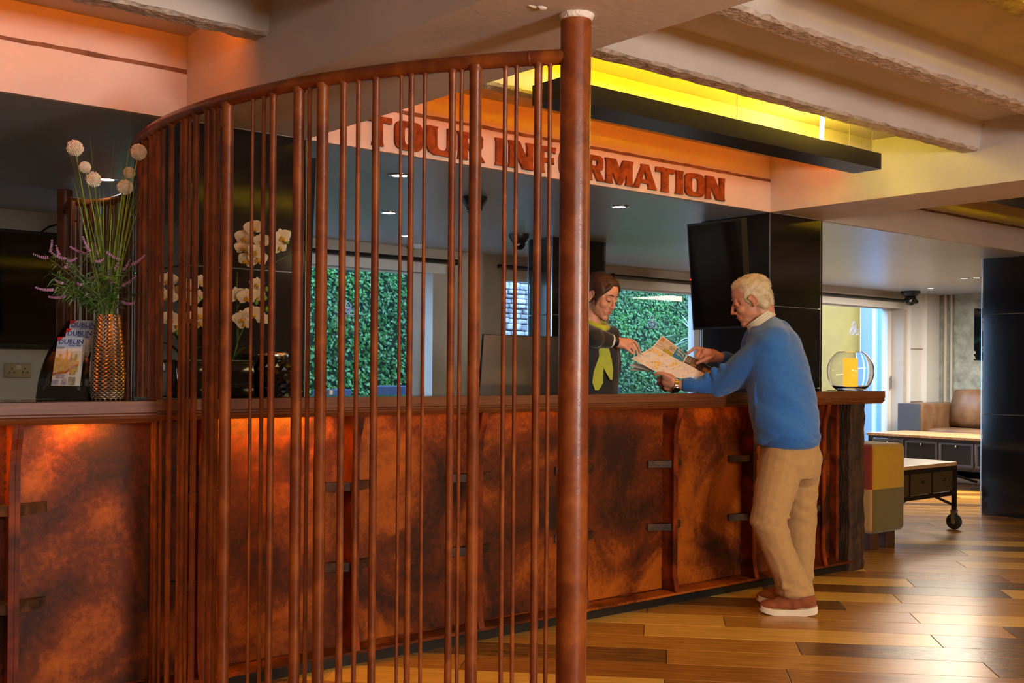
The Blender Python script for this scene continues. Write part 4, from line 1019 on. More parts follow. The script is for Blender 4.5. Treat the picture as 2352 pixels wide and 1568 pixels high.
# palm
M['palm'] = mat('palm_leaf', srgb(90, 128, 104), .5, col2=srgb(150, 184, 164), scale=5)
pc = at(1600, 775, D=13.1); t = thing('potted_palm', 'fan palm with long pale leaves outside the window behind the receptionist', 'palm', (pc.x, pc.y, 0))
MB().cyl((pc.x, pc.y, 0), (pc.x, pc.y, pc.z), .06, 10).build('trunk', M['footwood'], t)
for k in range(30):
    a = rr.uniform(0, 6.28); e = rr.uniform(-.5, 1.2); ln = rr.uniform(.35, .6); d = Vector((math.cos(a)*math.cos(e), math.sin(a)*math.cos(e), math.sin(e))); s = d.cross(Vector((0, 0, 1))).normalized()*.022; vs = []
    for i in range(7):
        q = i/6; p = pc+d*ln*q+Vector((0, 0, -.25*q*q*ln)); w = math.sin(math.pi*(.08+.9*q)); vs += [p+s*w, p+Vector((0, 0, -.004)), p-s*w]
    MB().add(vs, [f for i in range(6) for f in ((i*3, i*3+1, i*3+4, i*3+3), (i*3+1, i*3+2, i*3+5, i*3+4))]).build('frond', M['palm'], t)
# outdoor chairs
M['bluechair'] = mat('blue_grey_woven_chair', srgb(52, 62, 90), .8, var=.2, scale=60)
for i, (px, yy, l) in enumerate(((925, 8.65, 'blue woven garden chair outside the ivy window, nearer the window frame'), (790, 9.1, 'blue woven garden chair outside the ivy window, left of the other'), (1424, 8.6, 'blue woven garden chair outside, beside the receptionist'), (1172, 8.7, 'blue woven garden chair seen through the narrow window'))):
    c = at(px, 895, Y=yy); x, y = c.x, c.y; ztp = {0: 1.06, 1: 1.02, 2: 1.045, 3: 1.0}[i]
    t = thing('garden_chair', l, 'chair', (x, y, 0), 'garden chairs in the courtyard')
    MB().bbox((x-.24, y-.24, .42), (x+.24, y+.24, .46), .01).build('seat', M['bluechair'], t)
    MB().bbox((x-.21, y+.2, .46), (x+.21, y+.235, ztp), .012).build('backrest', M['bluechair'], t)
    for sx in (-.22, .22):
        for sy in (-.22, .22): MB().cyl((x+sx, y+sy, -.01), (x+sx, y+sy, .42), .014, 8).build('leg', M['bluechair'], t)
        MB().bbox((x+sx-.02, y-.22, .64), (x+sx+.02, y+.2, .665), .008).build('armrest', M['bluechair'], t)
# knot stickers on the glass
M['sticker'] = mat('pale_lilac_sticker', srgb(190, 200, 235), .6, emit=srgb(150, 165, 215), estr=.0)
for px, py, l in ((800, 712, 'pale knot sticker on the ivy window'), (1498, 742, 'pale knot sticker on the window behind the map'), (1962, 757, 'faint knot sticker on the glazed door')):
    c = at(px, py, Y=7.695); s = 17*(c-CAM).dot(FW)/FPX
    mb = MB()
    for k in range(3):
        a0 = R(90+120*k); tip = Vector((math.cos(a0), math.sin(a0)))*1.15; pts = []
        for sg in (1, -1):
            for i in range(9):
                q = i/8 if sg > 0 else 1-i/8; n_ = Vector((-math.sin(a0), math.cos(a0)))
                p = tip*q+n_*sg*.42*math.sin(math.pi*q)*(1.0)-tip*.25*(1-q); pts.append(c+Vector((p.x*s, 0, p.y*s)))
        mb.tube(pts, s*.06, 5, closed=False)
    mb.tube([c+Vector((math.cos(R(10*i))*s*.42, 0, math.sin(R(10*i))*s*.42)) for i in range(36)], s*.05, 5, closed=True)
    tag(mb.build('knot_sticker', M['sticker']), l, 'sticker', 'knot stickers on the glazing')
# ================================================================ people: shared tools
def fuse(mb, name, m, parent=None, voxel=.005, smooth=6, label=None, factor=.5, disp=None):
    """union of overlapping closed shapes -> one continuous smooth surface"""
    me = bpy.data.meshes.new('tmp'); me.from_pydata(mb.v, [], mb.f)
    bm = bmesh.new(); bm.from_mesh(me); bmesh.ops.remove_doubles(bm, verts=bm.verts, dist=1e-6); bmesh.ops.recalc_face_normals(bm, faces=bm.faces); bm.to_mesh(me); bm.free()
    o = bpy.data.objects.new('tmp', me); COL.objects.link(o)
    r = o.modifiers.new('r', 'REMESH'); r.mode = 'VOXEL'; r.voxel_size = voxel; r.use_smooth_shade = True
    s = o.modifiers.new('s', 'SMOOTH'); s.factor = factor; s.iterations = smooth
    dg = bpy.context.evaluated_depsgraph_get(); e = bpy.data.meshes.new_from_object(o.evaluated_get(dg))
    bpy.data.objects.remove(o); bpy.data.meshes.remove(me)
    e.name = name; off = wpos(parent) if parent else Vector((0, 0, 0))
    if disp:
        e.update(); new = [disp(v.co.copy(), v.normal.copy()) for v in e.vertices]
        for v, c_ in zip(e.vertices, new): v.co = c_
    for v in e.vertices: v.co = v.co-off
    e.materials.clear(); e.materials.append(m)
    e.polygons.foreach_set('use_smooth', [True]*len(e.polygons)); e.update()
    ob = bpy.data.objects.new(name, e); COL.objects.link(ob)
    if parent: ob.parent = parent
    if label: ob['label'] = label
    return ob
def limb(mb, pts, rad, seg=16):
    """tapered chain with round ends"""
    pts = [Vector(p) for p in pts]
    # densify for smooth bends
    mb.tube(pts, rad, seg)
    for p, r in zip(pts, rad): mb.ball(p, r, seg=seg, ring=10)
    return mb
def loft(mb, cs, ra, rb, A, B, seg=28):
    """elliptical sections at cs with half axes ra along A and rb along B"""
    vs = []; n = len(cs)
    for c, a, b in zip(cs, ra, rb):
        for k in range(seg):
            t = 2*math.pi*k/seg; vs.append(Vector(c)+A*a*math.cos(t)+B*b*math.sin(t))
    fs = [(i*seg+k, i*seg+(k+1) % seg, (i+1)*seg+(k+1) % seg, (i+1)*seg+k) for i in range(n-1) for k in range(seg)]
    fs += [list(range(seg))[::-1], [(n-1)*seg+k for k in range(seg)]]
    return mb.add(vs, fs)
def basis(fwd, up):
    f = Vector(fwd).normalized(); u = Vector(up); u = (u-f*u.dot(f)).normalized(); l = u.cross(f)   # l = person's left
    return Matrix((l, f, u)).transposed()          # columns: left, forward, up
def head_shapes(mb, c, B, h, fem=False):
    H = lambda x, y, z: c+B @ Vector((x*h, y*h, z*h))
    def E(p, r): mb.ball(H(*p), (r[0]*h, r[1]*h, r[2]*h), B, 20, 14)
    E((0, -.07, .17), (.315, .385, .33)); E((0, .05, -.12), (.245, .27, .33)); E((0, .15, .14), (.235, .175, .22))
    E((0, .235, -.41), (.085 if fem else .11, .085, .070)); E((0, .285, -.205), (.10, .062, .06)); E((0, .12, -.33), (.145 if fem else .17, .18, .125))
    for s in (-1, 1):
        E((s*(.115 if fem else .14), .0, -.25), (.085, .16, .12)); E((s*.135, .200 if fem else .195, -.12), (.108 if fem else .10, .108, .105)); E((s*.20, .10, .03), (.07, .12, .12))
        E((s*.10, .262 if fem else .275, .078), (.095, .045, .030)); E((s*.045, .352, -.155), (.032, .040, .028))
        E((s*.125, .272, .005), (.06, .05, .042))          # closed, lowered lids
    mb.tube([H(0, .30, .06), H(0, .36, -.03), H(0, .408 if not fem else .388, -.125)], [.030*h, .034*h, .036*h], 12)
    mb.ball(H(0, .402 if not fem else .380, -.135), .040*h, seg=14, ring=10)
    E((0, .27, -.27), (.115, .07, .09)); E((0, .328, -.240), (.080, .022, .020)); E((0, .322, -.285), (.072, .024, .024))
    for s in (-1, 1):                                       # ears
        ec = H(s*.325, -.055, -.035); EB = B @ Matrix.Rotation(R(-12), 3, 'X')
        mb.ball(ec, (.020*h, .062*h, .10*h), EB, 12, 10)
        pts = [ec+EB @ Vector((s*.022*h, .075*h*math.cos(a), .115*h*math.sin(a))) for a in [R(20+i*20) for i in range(15)]]
        mb.tube(pts, .017*h, 8); mb.ball(ec+EB @ Vector((s*.012*h, .03*h, -.105*h)), .030*h, seg=8, ring=6)
    return H
def skin_mat(name, c, c2):
    m = mat(name, c, .48, col2=c2, scale=9, bump=.05, bscale=120); b = m.node_tree.nodes['Principled BSDF']
    b.inputs['Subsurface Weight'].default_value = .0; return m
def strands(name, parent, m, roots, ln, wd, rr, jit=.25):
    """many short hairs; roots = [(point, direction)]"""
    mb = MB()
    for p, d in roots:
        d = (d+Vector((rr.uniform(-jit, jit), rr.uniform(-jit, jit), rr.uniform(-jit, jit)))).normalized(); s = d.cross(Vector((rr.random()-.5, rr.random()-.5, rr.random()-.5))).normalized()*wd
        l_ = ln*rr.uniform(.6, 1.2); mb.add([p+s, p-s, p+d*l_*.6-s*.7, p+d*l_, p+d*l_*.6+s*.7], [(0, 1, 2, 3, 4)])
    return mb.build(name, m, parent, kind='stuff')

# ================================================================ the man at the counter
P = lambda x, y, D: at(x, y, D=D)
FM_ = Vector((-.5, .866, 0)); LM_ = Vector((-.866, -.5, 0)); ZU = Vector((0, 0, 1))
M['skin_m'] = skin_mat('ruddy_skin', srgb(196, 130, 100), srgb(212, 150, 118))
M['blue'] = mat('sky_blue_knit', srgb(38, 106, 188), .85, var=.06, scale=60, bump=.35, bscale=220, sheen=.4)
M['bluerib'] = mat('sky_blue_rib_knit', srgb(34, 94, 170), .9, var=.06, scale=60, sheen=.4)
M['khaki'] = mat('khaki_chino', srgb(172, 134, 86), .85, var=.05, scale=40, bump=.12, bscale=120, sheen=.2)
M['shoe'] = mat('tan_suede', srgb(132, 68, 34), .85, var=.12, scale=40); M['sole'] = mat('cream_sole', srgb(224, 210, 186), .6); M['lace'] = mat('dark_lace', srgb(44, 30, 22), .7)
M['shirt'] = mat('cream_check_shirt', srgb(234, 224, 196), .8); M['checkline'] = mat('shirt_check_line', srgb(150, 150, 160), .8)
M['hair_m'] = mat('silver_blond_hair', srgb(188, 168, 128), .5, col2=srgb(222, 208, 176), scale=26, stretch=(1, 1, 1), bump=.3, bscale=90)
M['gold'] = mat('watch_gold', srgb(226, 180, 60), .22, 1); M['steel'] = mat('watch_steel', srgb(190, 190, 186), .2, 1)

hc_ = P(1723, 690, 5.94); HBm = basis(-RT*.93+FW*.22-UP*.30, UP*1+RT*-.02)
hm = .268
body = MB()
HH = head_shapes(body, hc_, HBm, hm)
neck0 = P(1762, 758, 5.92)
limb(body, [HH(0, -.12, -.22), HH(0, -.15, -.42), neck0], [.062, .058, .060])
limb(body, [HH(0, -.20, -.10), HH(0, -.21, -.34)], [.060, .050])
limb(body, [HH(0, .10, -.42), HH(0, -.02, -.60)], [.035, .045])           # throat
# torso under the clothes
limb(body, [P(1766, 790, 5.91), P(1778, 830, 5.88), P(1800, 960, 5.79), P(1812, 1040, 5.77)], [.075, .13, .13, .12], 20)
limb(body, [neck0, P(1766, 790, 5.91)], [.06, .075])
SHL, ELL, WRL = P(1772, 800, 5.74), P(1652, 886, 5.96), P(1574, 884, 5.99)
SHR, ELR, WRR = P(1742, 790, 6.10), P(1722, 850, 6.28), P(1664, 824, 6.17)
limb(body, [neck0, SHL], [.05, .05]); limb(body, [neck0, SHR], [.05, .05])
limb(body, [SHL, ELL, WRL], [.05, .042, .028]); limb(body, [SHR, ELR, WRR], [.05, .042, .028])
HPL, KNL, ANL = P(1800, 1062, 5.66), P(1764, 1192, 5.60), P(1828, 1362, 5.60)
HPR, KNR, ANR = P(1838, 1062, 5.86), P(1838, 1200, 5.84), P(1834, 1352, 5.83)
limb(body, [HPL, KNL, ANL], [.07, .05, .036]); limb(body, [HPR, KNR, ANR], [.07, .05, .036]); limb(body, [HPL, HPR], [.07, .07])
limb(body, [ANL, P(1832, 1385, 5.59)], [.034, .034]); limb(body, [ANR, P(1834, 1368, 5.83)], [.034, .034])
# near (left) hand: holds the lower edge of the map, thumb on top
wl = P(1556, 885, 6.0)
limb(body, [WRL, wl, P(1543, 880, 6.01), P(1530, 876, 6.02)], [.028, .028, .031, .030])
limb(body, [wl, P(1538, 868, 6.0), P(1528, 864, 6.0)], [.024, .026, .022])
limb(body, [P(1545, 893, 6.02), P(1532, 888, 6.03)], [.024, .024])
limb(body, [P(1541, 868, 5.985), P(1524, 858, 5.985), P(1512, 857, 5.99), P(1504, 860, 6.0)], [.0135, .0125, .0110, .0090], 12)       # thumb
for k, (a, b, c, d) in enumerate((((1531, 866), (1519, 866), (1511, 871), (1516, 876)), ((1530, 874), (1516, 875), (1511, 881), (1519, 884)), ((1532, 882), (1519, 885), (1517, 891), (1526, 892)), ((1536, 889), (1526, 894), (1527, 898), (1535, 897)))):
    dd = 6.03+.012*k
    limb(body, [P(*a, dd), P(*b, dd), P(*c, dd+.025), P(*d, dd+.05)], [.0118-.0008*k, .0108-.0008*k, .0098-.0008*k, .0086-.0006*k], 10)
# far (right) hand: index finger pointing at the map
wr = P(1652, 820, 6.16)
limb(body, [WRR, wr, P(1637, 814, 6.16), P(1620, 810, 6.16)], [.027, .028, .031, .027])
limb(body, [wr, P(1636, 822, 6.14), P(1622, 822, 6.14)], [.024, .026, .022])
limb(body, [P(1622, 804, 6.17), P(1606, 799, 6.18), P(1594, 800, 6.18), P(1580, 811, 6.17)], [.0120, .0110, .0100, .0080], 12)        # index
limb(body, [P(1620, 809, 6.16), P(1606, 808, 6.17), P(1600, 816, 6.16), P(1604, 824, 6.15)], [.0118, .0108, .0100, .0088], 10)       # middle
limb(body, [P(1623, 815, 6.15), P(1610, 817, 6.15), P(1607, 825, 6.14), P(1613, 830, 6.14)], [.0110, .0104, .0095, .0085], 10)
limb(body, [P(1628, 821, 6.14), P(1618, 825, 6.14), P(1618, 831, 6.13), P(1624, 833, 6.13)], [.0100, .0094, .0086, .0078], 10)
limb(body, [P(1636, 819, 6.11), P(1622, 824, 6.10), P(1611, 829, 6.10), P(1600, 834, 6.10)], [.0140, .0125, .0110, .0090], 12)       # thumb
man = fuse(body, 'person', M['skin_m'], None, .0042, 4)
tag(man, 'grey haired man in blue sweater and khaki trousers leaning on the counter over a map', 'person')

# hair
hb = MB(); hr = random.Random(21)
def HE(p, r, mb=hb, H=HH, B=HBm, h=hm): mb.ball(H(*p), (r[0]*h, r[1]*h, r[2]*h), B, 22, 16)
HE((0, -.095, .195), (.325, .385, .318)); HE((0, -.22, .02), (.278, .245, .25)); HE((0, .03, .325), (.23, .25, .165))
for s in (-1, 1): HE((s*.245, -.12, .04), (.085, .20, .20)); HE((s*.265, .04, .06), (.05, .07, .13)); HE((s*.19, -.24, -.12), (.10, .14, .16))
HE((0, -.27, -.13), (.19, .17, .16))
hair = fuse(hb, 'hair', M['hair_m'], man, .005, 5)
roots = []
for v in hair.data.vertices:
    if hr.random() < .30:
        q = v.co.copy(); nn = v.normal.copy(); loc = HBm.transposed() @ (q-hc_)
        flow = HBm @ Vector((0, -.35, -.9 if loc.z < .12*hm else .1)); fl = (flow-nn*flow.dot(nn)); roots.append((q-nn*.001, (fl.normalized()*.75+nn*.42) if fl.length > 1e-4 else nn))
strands('hair_strands', hair, M['hair_m'], roots, .013, .0009, hr, .22)
# brows, lashes, lips
M['brow'] = mat('grey_brow', srgb(120, 88, 62), .8); M['lash'] = mat('dark_lash', srgb(52, 30, 22), .7); M['lips_m'] = mat('lip_m', srgb(170, 92, 74), .5)
for s in (-1, 1):
    MB().tube([HH(s*.05, .335, .10), HH(s*.11, .325, .118), HH(s*.17, .27, .105)], [.010*hm, .018*hm, .010*hm], 8).build('eyebrow', M['brow'], man, smooth=True)
    MB().tube([HH(s*.07, .317, -.008), HH(s*.125, .325, -.022), HH(s*.175, .285, -.008)], [.006*hm, .009*hm, .006*hm], 8).build('eyelid', M['lash'], man, smooth=True)
MB().tube([HH(-.075, .335, -.262), HH(0, .360, -.258), HH(.075, .335, -.262)], [.006*hm, .010*hm, .006*hm], 8).build('lips', M['lips_m'], man, smooth=True)

# sweater
sw_ = MB()
ys = [(1808, 1012, 5.77, .160, .185), (1803, 965, 5.79, .178, .195), (1797, 915, 5.82, .180, .20), (1788, 865, 5.85, .172, .205), (1780, 820, 5.87, .160, .21), (1774, 780, 5.89, .135, .195), (1769, 750, 5.91, .095, .13)]
loft(sw_, [P(x, y, D) for x, y, D, a, b in ys], [q[4] for q in ys], [q[3] for q in ys], LM_, FM_)
loft(sw_, [P(1806, 1020, 5.77), P(1803, 990, 5.78)], [.17, .17], [.150, .155], LM_, FM_)
for x, y, D, a, b in ys[1:6]: sw_.ball(P(x, y, D), (b*.98, a*.98, .09), Matrix((LM_, FM_, ZU)).transposed(), 20, 12)
limb(sw_, [P(1790, 762, 5.92), P(1806, 790, 5.91), P(1812, 830, 5.89)], [.068, .082, .085]); limb(sw_, [P(1772, 757, 5.91), P(1776, 785, 5.77)], [.072, .090]); limb(sw_, [P(1764, 757, 5.92), P(1742, 780, 6.08)], [.070, .085])
limb(sw_, [P(1774, 792, 5.76), P(1748, 815, 5.80), P(1712, 842, 5.86), P(1678, 868, 5.92), P(1652, 882, 5.965)], [.092, .090, .087, .080, .072])
limb(sw_, [P(1652, 882, 5.965), P(1632, 884, 5.975), P(1610, 885, 5.98), P(1592, 885, 5.985)], [.070, .058, .048, .040])
limb(sw_, [P(1740, 785, 6.10), P(1728, 822, 6.2), P(1718, 850, 6.27)], [.085, .078, .066]); limb(sw_, [P(1718, 850, 6.27), P(1696, 838, 6.22), P(1680, 831, 6.19)], [.062, .052, .044])
# folds: ridges across sleeve and body
for a, b, r in ((((1622, 862), (1628, 885), (1648, 905)), 5.93, .016), (((1640, 852), (1646, 880), (1668, 902)), 5.905, .018), (((1606, 866), (1610, 885), (1622, 903)), 5.955, .013), (((1660, 842), (1672, 868), (1694, 888)), 5.87, .018), (((1684, 832), (1700, 858), (1716, 872)), 5.83, .015)):
    b += .014 if b > 5.7 else .03
    limb(sw_, [P(*q, b) for q in a], [r*1.0, r*1.5, r*1.0], 10)
from mathutils import noise as _ns
def sw_disp(p, n):
    v = p-CAM; z = v.dot(FW); x = PCX+FPX*v.dot(RT)/z; y = PCY-FPX*v.dot(UP)/z
    a = p.dot(RT); b = p.z
    if x < 1735 and y > 790:                              # sleeve: folds across the arm, gathered towards the cuff
        s = a*.80-b*.60; t = a*.60+b*.80; k = .007+.012*max(0, min(1, (1700-x)/90))
        return p+n*(k*_ns.noise((s*17, t*5, z*4))+k*.5*_ns.noise((s*38, t*9, z*6)))
    s = a*.55+b*.83; t = a*.83-b*.55; k = .007+.013*max(0, min(1, (y-830)/150))
    return p+n*(k*_ns.noise((s*10, t*3.0, z*3))+k*.4*_ns.noise((s*24, t*7, z*5)))
sweater = fuse(sw_, 'sweater', M['blue'], man, .0062, 10, disp=sw_disp)
def ribbed(c, A, B, N_, ra, rb, h, flare, n, amp, name, m, parent):
    vs = []; fs = []; lv = 6
    for i in range(lv):
        q = i/(lv-1); bul = 1+flare*q
        for k in range(2*n):
            t = math.pi*k/n; e = amp if k % 2 else -amp
            edge = .006 if i in (0, lv-1) else 0
            vs.append(c+N_*(h*(q-.5))+A*(ra*bul+e-edge)*math.cos(t)+B*(rb*bul+e-edge)*math.sin(t))
    m2 = 2*n
    fs = [(i*m2+k, i*m2+(k+1) % m2, (i+1)*m2+(k+1) % m2, (i+1)*m2+k) for i in range(lv-1) for k in range(m2)]
    fs += [list(range(m2))[::-1], [(lv-1)*m2+k for k in range(m2)]]
    return MB().add(vs, fs).build(name, m, parent, smooth=True)
ribbed(P(1814, 1010, 5.77), LM_, FM_, (ZU+RT*.10+UP*0).normalized(), .183, .150, .075, .03, 85, .0016, 'hem', M['bluerib'], sweater)
ax = (P(1592, 885, 5.985)-P(1562, 884, 5.995)).normalized(); pa_ = ax.cross(ZU).normalized(); pb_ = ax.cross(pa_)
ribbed(P(1579, 884, 5.99), pa_, pb_, ax, .035, .035, .062, .10, 30, .0014, 'cuff', M['bluerib'], sweater)
ax = (P(1690, 836, 6.20)-P(1655, 820, 6.16)).normalized(); pa_ = ax.cross(ZU).normalized(); pb_ = ax.cross(pa_)
ribbed(P(1669, 827, 6.175), pa_, pb_, ax, .042, .042, .075, .10, 30, .0014, 'cuff', M['bluerib'], sweater)
# shirt collar
ca = (P(1733, 712, 5.93)-P(1768, 765, 5.91)).normalized(); cu_ = ca.cross(LM_).normalized(); cl_ = cu_.cross(ca)
cc_ = P(1747, 737, 5.925); col_ = MB(); vs = []; n = 40
for q, r in ((-.5, .088), (.0, .083), (.5, .079), (.5, .074), (-.5, .080)):
    for k in range(n):
        t = 2*math.pi*k/n; fr_ = math.cos(t)                       # + = front
        vs.append(cc_+ca*(.040*q+.004*fr_)+cu_*r*.98*math.cos(t)+cl_*r*.92*math.sin(t))
fs = [(i*n+k, i*n+(k+1) % n, ((i+1) % 5)*n+(k+1) % n, ((i+1) % 5)*n+k) for i in range(5) for k in range(n)]
collar = col_.add(vs, fs).build('shirt_collar', M['shirt'], man, smooth=60)
for q, r in ((.22, .0818), (-.1, .0845), (-.36, .0872)):
    MB().tube([cc_+ca*(.040*q+.004*math.cos(2*math.pi*k/n))+cu_*r*.98*math.cos(2*math.pi*k/n)+cl_*r*.92*math.sin(2*math.pi*k/n) for k in range(n)], .0007, 4, closed=True).build('stripe', M['checkline'], collar)
# trousers
tr = MB()
loft(tr, [P(1815, 1000, 5.77), P(1813, 1030, 5.77), P(1814, 1062, 5.76), P(1812, 1095, 5.76)], [.165, .172, .178, .17], [.142, .150, .156, .14], LM_, FM_)
limb(tr, [P(1842, 1050, 5.80), P(1842, 1075, 5.80)], [.105, .10])
limb(tr, [P(1796, 1062, 5.69), P(1785, 1110, 5.66), P(1772, 1160, 5.62), P(1764, 1192, 5.605)], [.112, .108, .098, .090])
limb(tr, [P(1764, 1192, 5.605), P(1782, 1245, 5.60), P(1803, 1300, 5.60), P(1824, 1345, 5.60)], [.090, .080, .078, .080])
loft(tr, [P(1812, 1320, 5.60), P(1824, 1345, 5.60), P(1829, 1366, 5.60)], [.075, .076, .078], [.088, .092, .094], LM_, FM_)
limb(tr, [P(1838, 1062, 5.86), P(1836, 1120, 5.86), P(1836, 1200, 5.85), P(1838, 1280, 5.84)], [.112, .10, .088, .076])
loft(tr, [P(1838, 1270, 5.84), P(1836, 1330, 5.835), P(1834, 1352, 5.83)], [.07, .07, .072], [.072, .074, .076], LM_, FM_)
for a, b, r in ((((1748, 1194), (1768, 1202), (1802, 1196)), 5.535, .013), (((1754, 1214), (1772, 1216), (1800, 1204)), 5.53, .011), (((1756, 1170), (1778, 1176), (1812, 1188)), 5.55, .012), (((1790, 1150), (1812, 1120), (1840, 1085)), 5.60, .014), (((1764, 1236), (1784, 1240), (1808, 1222)), 5.535, .010),
                (((1800, 1346), (1822, 1352), (1850, 1342)), 5.53, .013), (((1806, 1362), (1830, 1364), (1858, 1354)), 5.535, .012), (((1770, 1262), (1790, 1300), (1800, 1345)), 5.53, .010), (((1766, 1070), (1780, 1092), (1800, 1110)), 5.60, .010), (((1864, 1060), (1850, 1085), (1826, 1110)), 5.66, .014)):
    b += .012
    limb(tr, [P(*q, b) for q in a], [r*.9, r*1.4, r*.9], 10)
def tr_disp(p, n):
    k = .003+.006*math.exp(-((p.z-.50)/.10)**2)+.007*math.exp(-((p.z-.10)/.09)**2)+.004*math.exp(-((p.z-.85)/.1)**2)
    a = p.dot(RT); return p+n*(k*_ns.noise((a*7, p.dot(FW)*5, p.z*19+a*9))+k*.5*_ns.noise((a*16, p.dot(FW)*9, p.z*40-a*14)))
trousers = fuse(tr, 'trousers', M['khaki'], man, .0062, 9, disp=tr_disp)
# shoes
def shoe(toe, heel, D0, D1, z0, name):
    """toe/heel: photo pixels on the sole line"""
    a = P(*toe, D0); b = P(*heel, D1); a.z = z0; b.z = z0+.004; ln = (b-a).length; u = (a-b).normalized(); w = u.cross(ZU).normalized()
    prof_ = [(0, .030), (.06, .036), (.2, .036), (.4, .034), (.6, .042), (.75, .048), (.88, .044), (.97, .028), (1, .008)]
    o = [b+u*ln*t+w*r for t, r in prof_]+[b+u*ln*t-w*r for t, r in prof_[::-1]]
    ob = MB(); pts = []
    for i, p in enumerate(o):
        t = (p-b).dot(u)/ln; q = p.copy(); q.z = z0+.018*max(0, (t-.72)/.28)**1.6+.016*max(0, (.16-t)/.16)**1.3; pts.append(q)
    top = [p+ZU*(.030 if (p-b).dot(u)/ln > .35 else .036) for p in pts]; n = len(pts)
    ob.add(pts+top, [list(range(n))[::-1], list(range(n, 2*n))]+[(i, (i+1) % n, n+(i+1) % n, n+i) for i in range(n)])
    sh = MB(); zz = z0+.030
    L = lambda t, s, z: b+u*ln*t+w*s+ZU*(zz-z0+z-.0)+Vector((0, 0, 0))
    sh.ball(L(.80, 0, .012), (.046, .058, .030), basis(u, ZU), 18, 12); sh.ball(L(.60, 0, .018), (.044, .07, .040), basis(u, ZU), 18, 12); sh.ball(L(.40, 0, .03), (.040, .06, .052), basis(u, ZU), 18, 12)
    sh.ball(L(.16, 0, .028), (.036, .045, .056), basis(u, ZU), 18, 12); sh.ball(L(.26, 0, .045), (.038, .05, .040), basis(u, ZU), 18, 12); sh.ball(L(.91, 0, .008), (.034, .03, .022), basis(u, ZU), 14, 10)
    up_ = fuse(sh, name, M['shoe'], man, .005, 5)
    ob.build('sole', M['sole'], up_, smooth=35)
    for k in range(4):
        t = .46+.055*k; z = .078-.012*k
        MB().tube([L(t, -.030, z-.016), L(t+.01, -.012, z), L(t+.012, .012, z), L(t, .030, z-.016)], .0028, 6).build('lace', M['lace'], up_, smooth=True)
    MB().tube([L(.47, .0, .085), L(.42, .02, .095), L(.45, .035, .080)], .0025, 6).build('lace', M['lace'], up_, smooth=True)
shoe((1744, 1397), (1876, 1405), 5.60, 5.56, 0.0, 'shoe')
shoe((1738, 1376), (1866, 1376), 5.84, 5.82, 0.0, 'shoe')
# wrist watch
ax = (P(1560, 885, 6.0)-P(1542, 883, 6.0)).normalized(); pa_ = ax.cross(ZU).normalized(); pb_ = ax.cross(pa_); wc = P(1552, 885, 6.0)
wt = thing('wrist_watch', 'steel and gold watch on the wrist of the man', 'watch', wc)
for k in range(20):
    t = 2*math.pi*k/20; d = pa_*math.cos(t)+pb_*math.sin(t); tg = ax.cross(d); Bk = Matrix((ax, tg, d)).transposed()
    MB().bbox((-.009, -.0052, -.002), (.009, .0052, .002), .001, Matrix.Translation(wc+d*.034) @ Bk.to_4x4()).build('link', M['gold' if k % 2 else 'steel'], wt)
d = (pa_*-.75 if pa_.dot(FW) > 0 else pa_*.75)-ZU*.5; d.normalize()
MB().tube([wc+d*.030, wc+d*.042, wc+d*.044], [.019, .019, .016], 24).build('case', M['steel'], wt, smooth=30); MB().tube([wc+d*.0441, wc+d*.0445], .015, 24).build('dial', M['black'], wt)

# ================================================================ the receptionist
M['skin_f'] = skin_mat('fair_skin', srgb(208, 148, 118), srgb(222, 166, 136)); M['jacket'] = mat('black_suit_cloth', srgb(26, 24, 26), .8, sheen=.3)
M['hair_f'] = mat('dark_brown_hair', srgb(46, 28, 20), .55, col2=srgb(74, 46, 32), scale=12, bump=.25, bscale=60, stretch=(1, 1, 1))
M['lime'] = mat('lime_scarf', srgb(176, 186, 22), .6, var=.08, scale=30, sheen=.3); M['shirtw'] = mat('white_blouse', srgb(232, 226, 214), .7)
FF = (RT*.74-FW*.60); FF.z = 0; FF.normalize()
hcf = P(1384, 681, 6.10); HBf = basis(RT*.68-FW*.64-UP*.36, UP*1.0+RT*.10); hf = .246
fb = MB(); HF = head_shapes(fb, hcf, HBf, hf, True)
nkf = P(1361, 762, 6.14)
limb(fb, [HF(0, -.10, -.20), HF(0, -.15, -.40), nkf], [.050, .045, .052])
SRf, ERf, WRf = P(1342, 768, 6.06), P(1366, 776, 5.99), P(1408, 783, 6.06)
SLf, ELf, WLf = P(1398, 772, 6.30), P(1404, 850, 6.36), P(1396, 905, 6.25)
limb(fb, [nkf, P(1366, 830, 6.17), P(1368, 930, 6.18), P(1370, 1010, 6.18)], [.06, .09, .085, .10], 18)
limb(fb, [nkf, SRf], [.04, .04]); limb(fb, [nkf, SLf], [.04, .04]); limb(fb, [SRf, ERf, WRf], [.04, .034, .023]); limb(fb, [SLf, ELf, WLf], [.04, .034, .024])
limb(fb, [P(1362, 1010, 6.16), P(1362, 1200, 6.16), P(1362, 1345, 6.16)], [.085, .055, .04]); limb(fb, [P(1384, 1010, 6.22), P(1384, 1200, 6.22), P(1384, 1345, 6.22)], [.085, .055, .04])
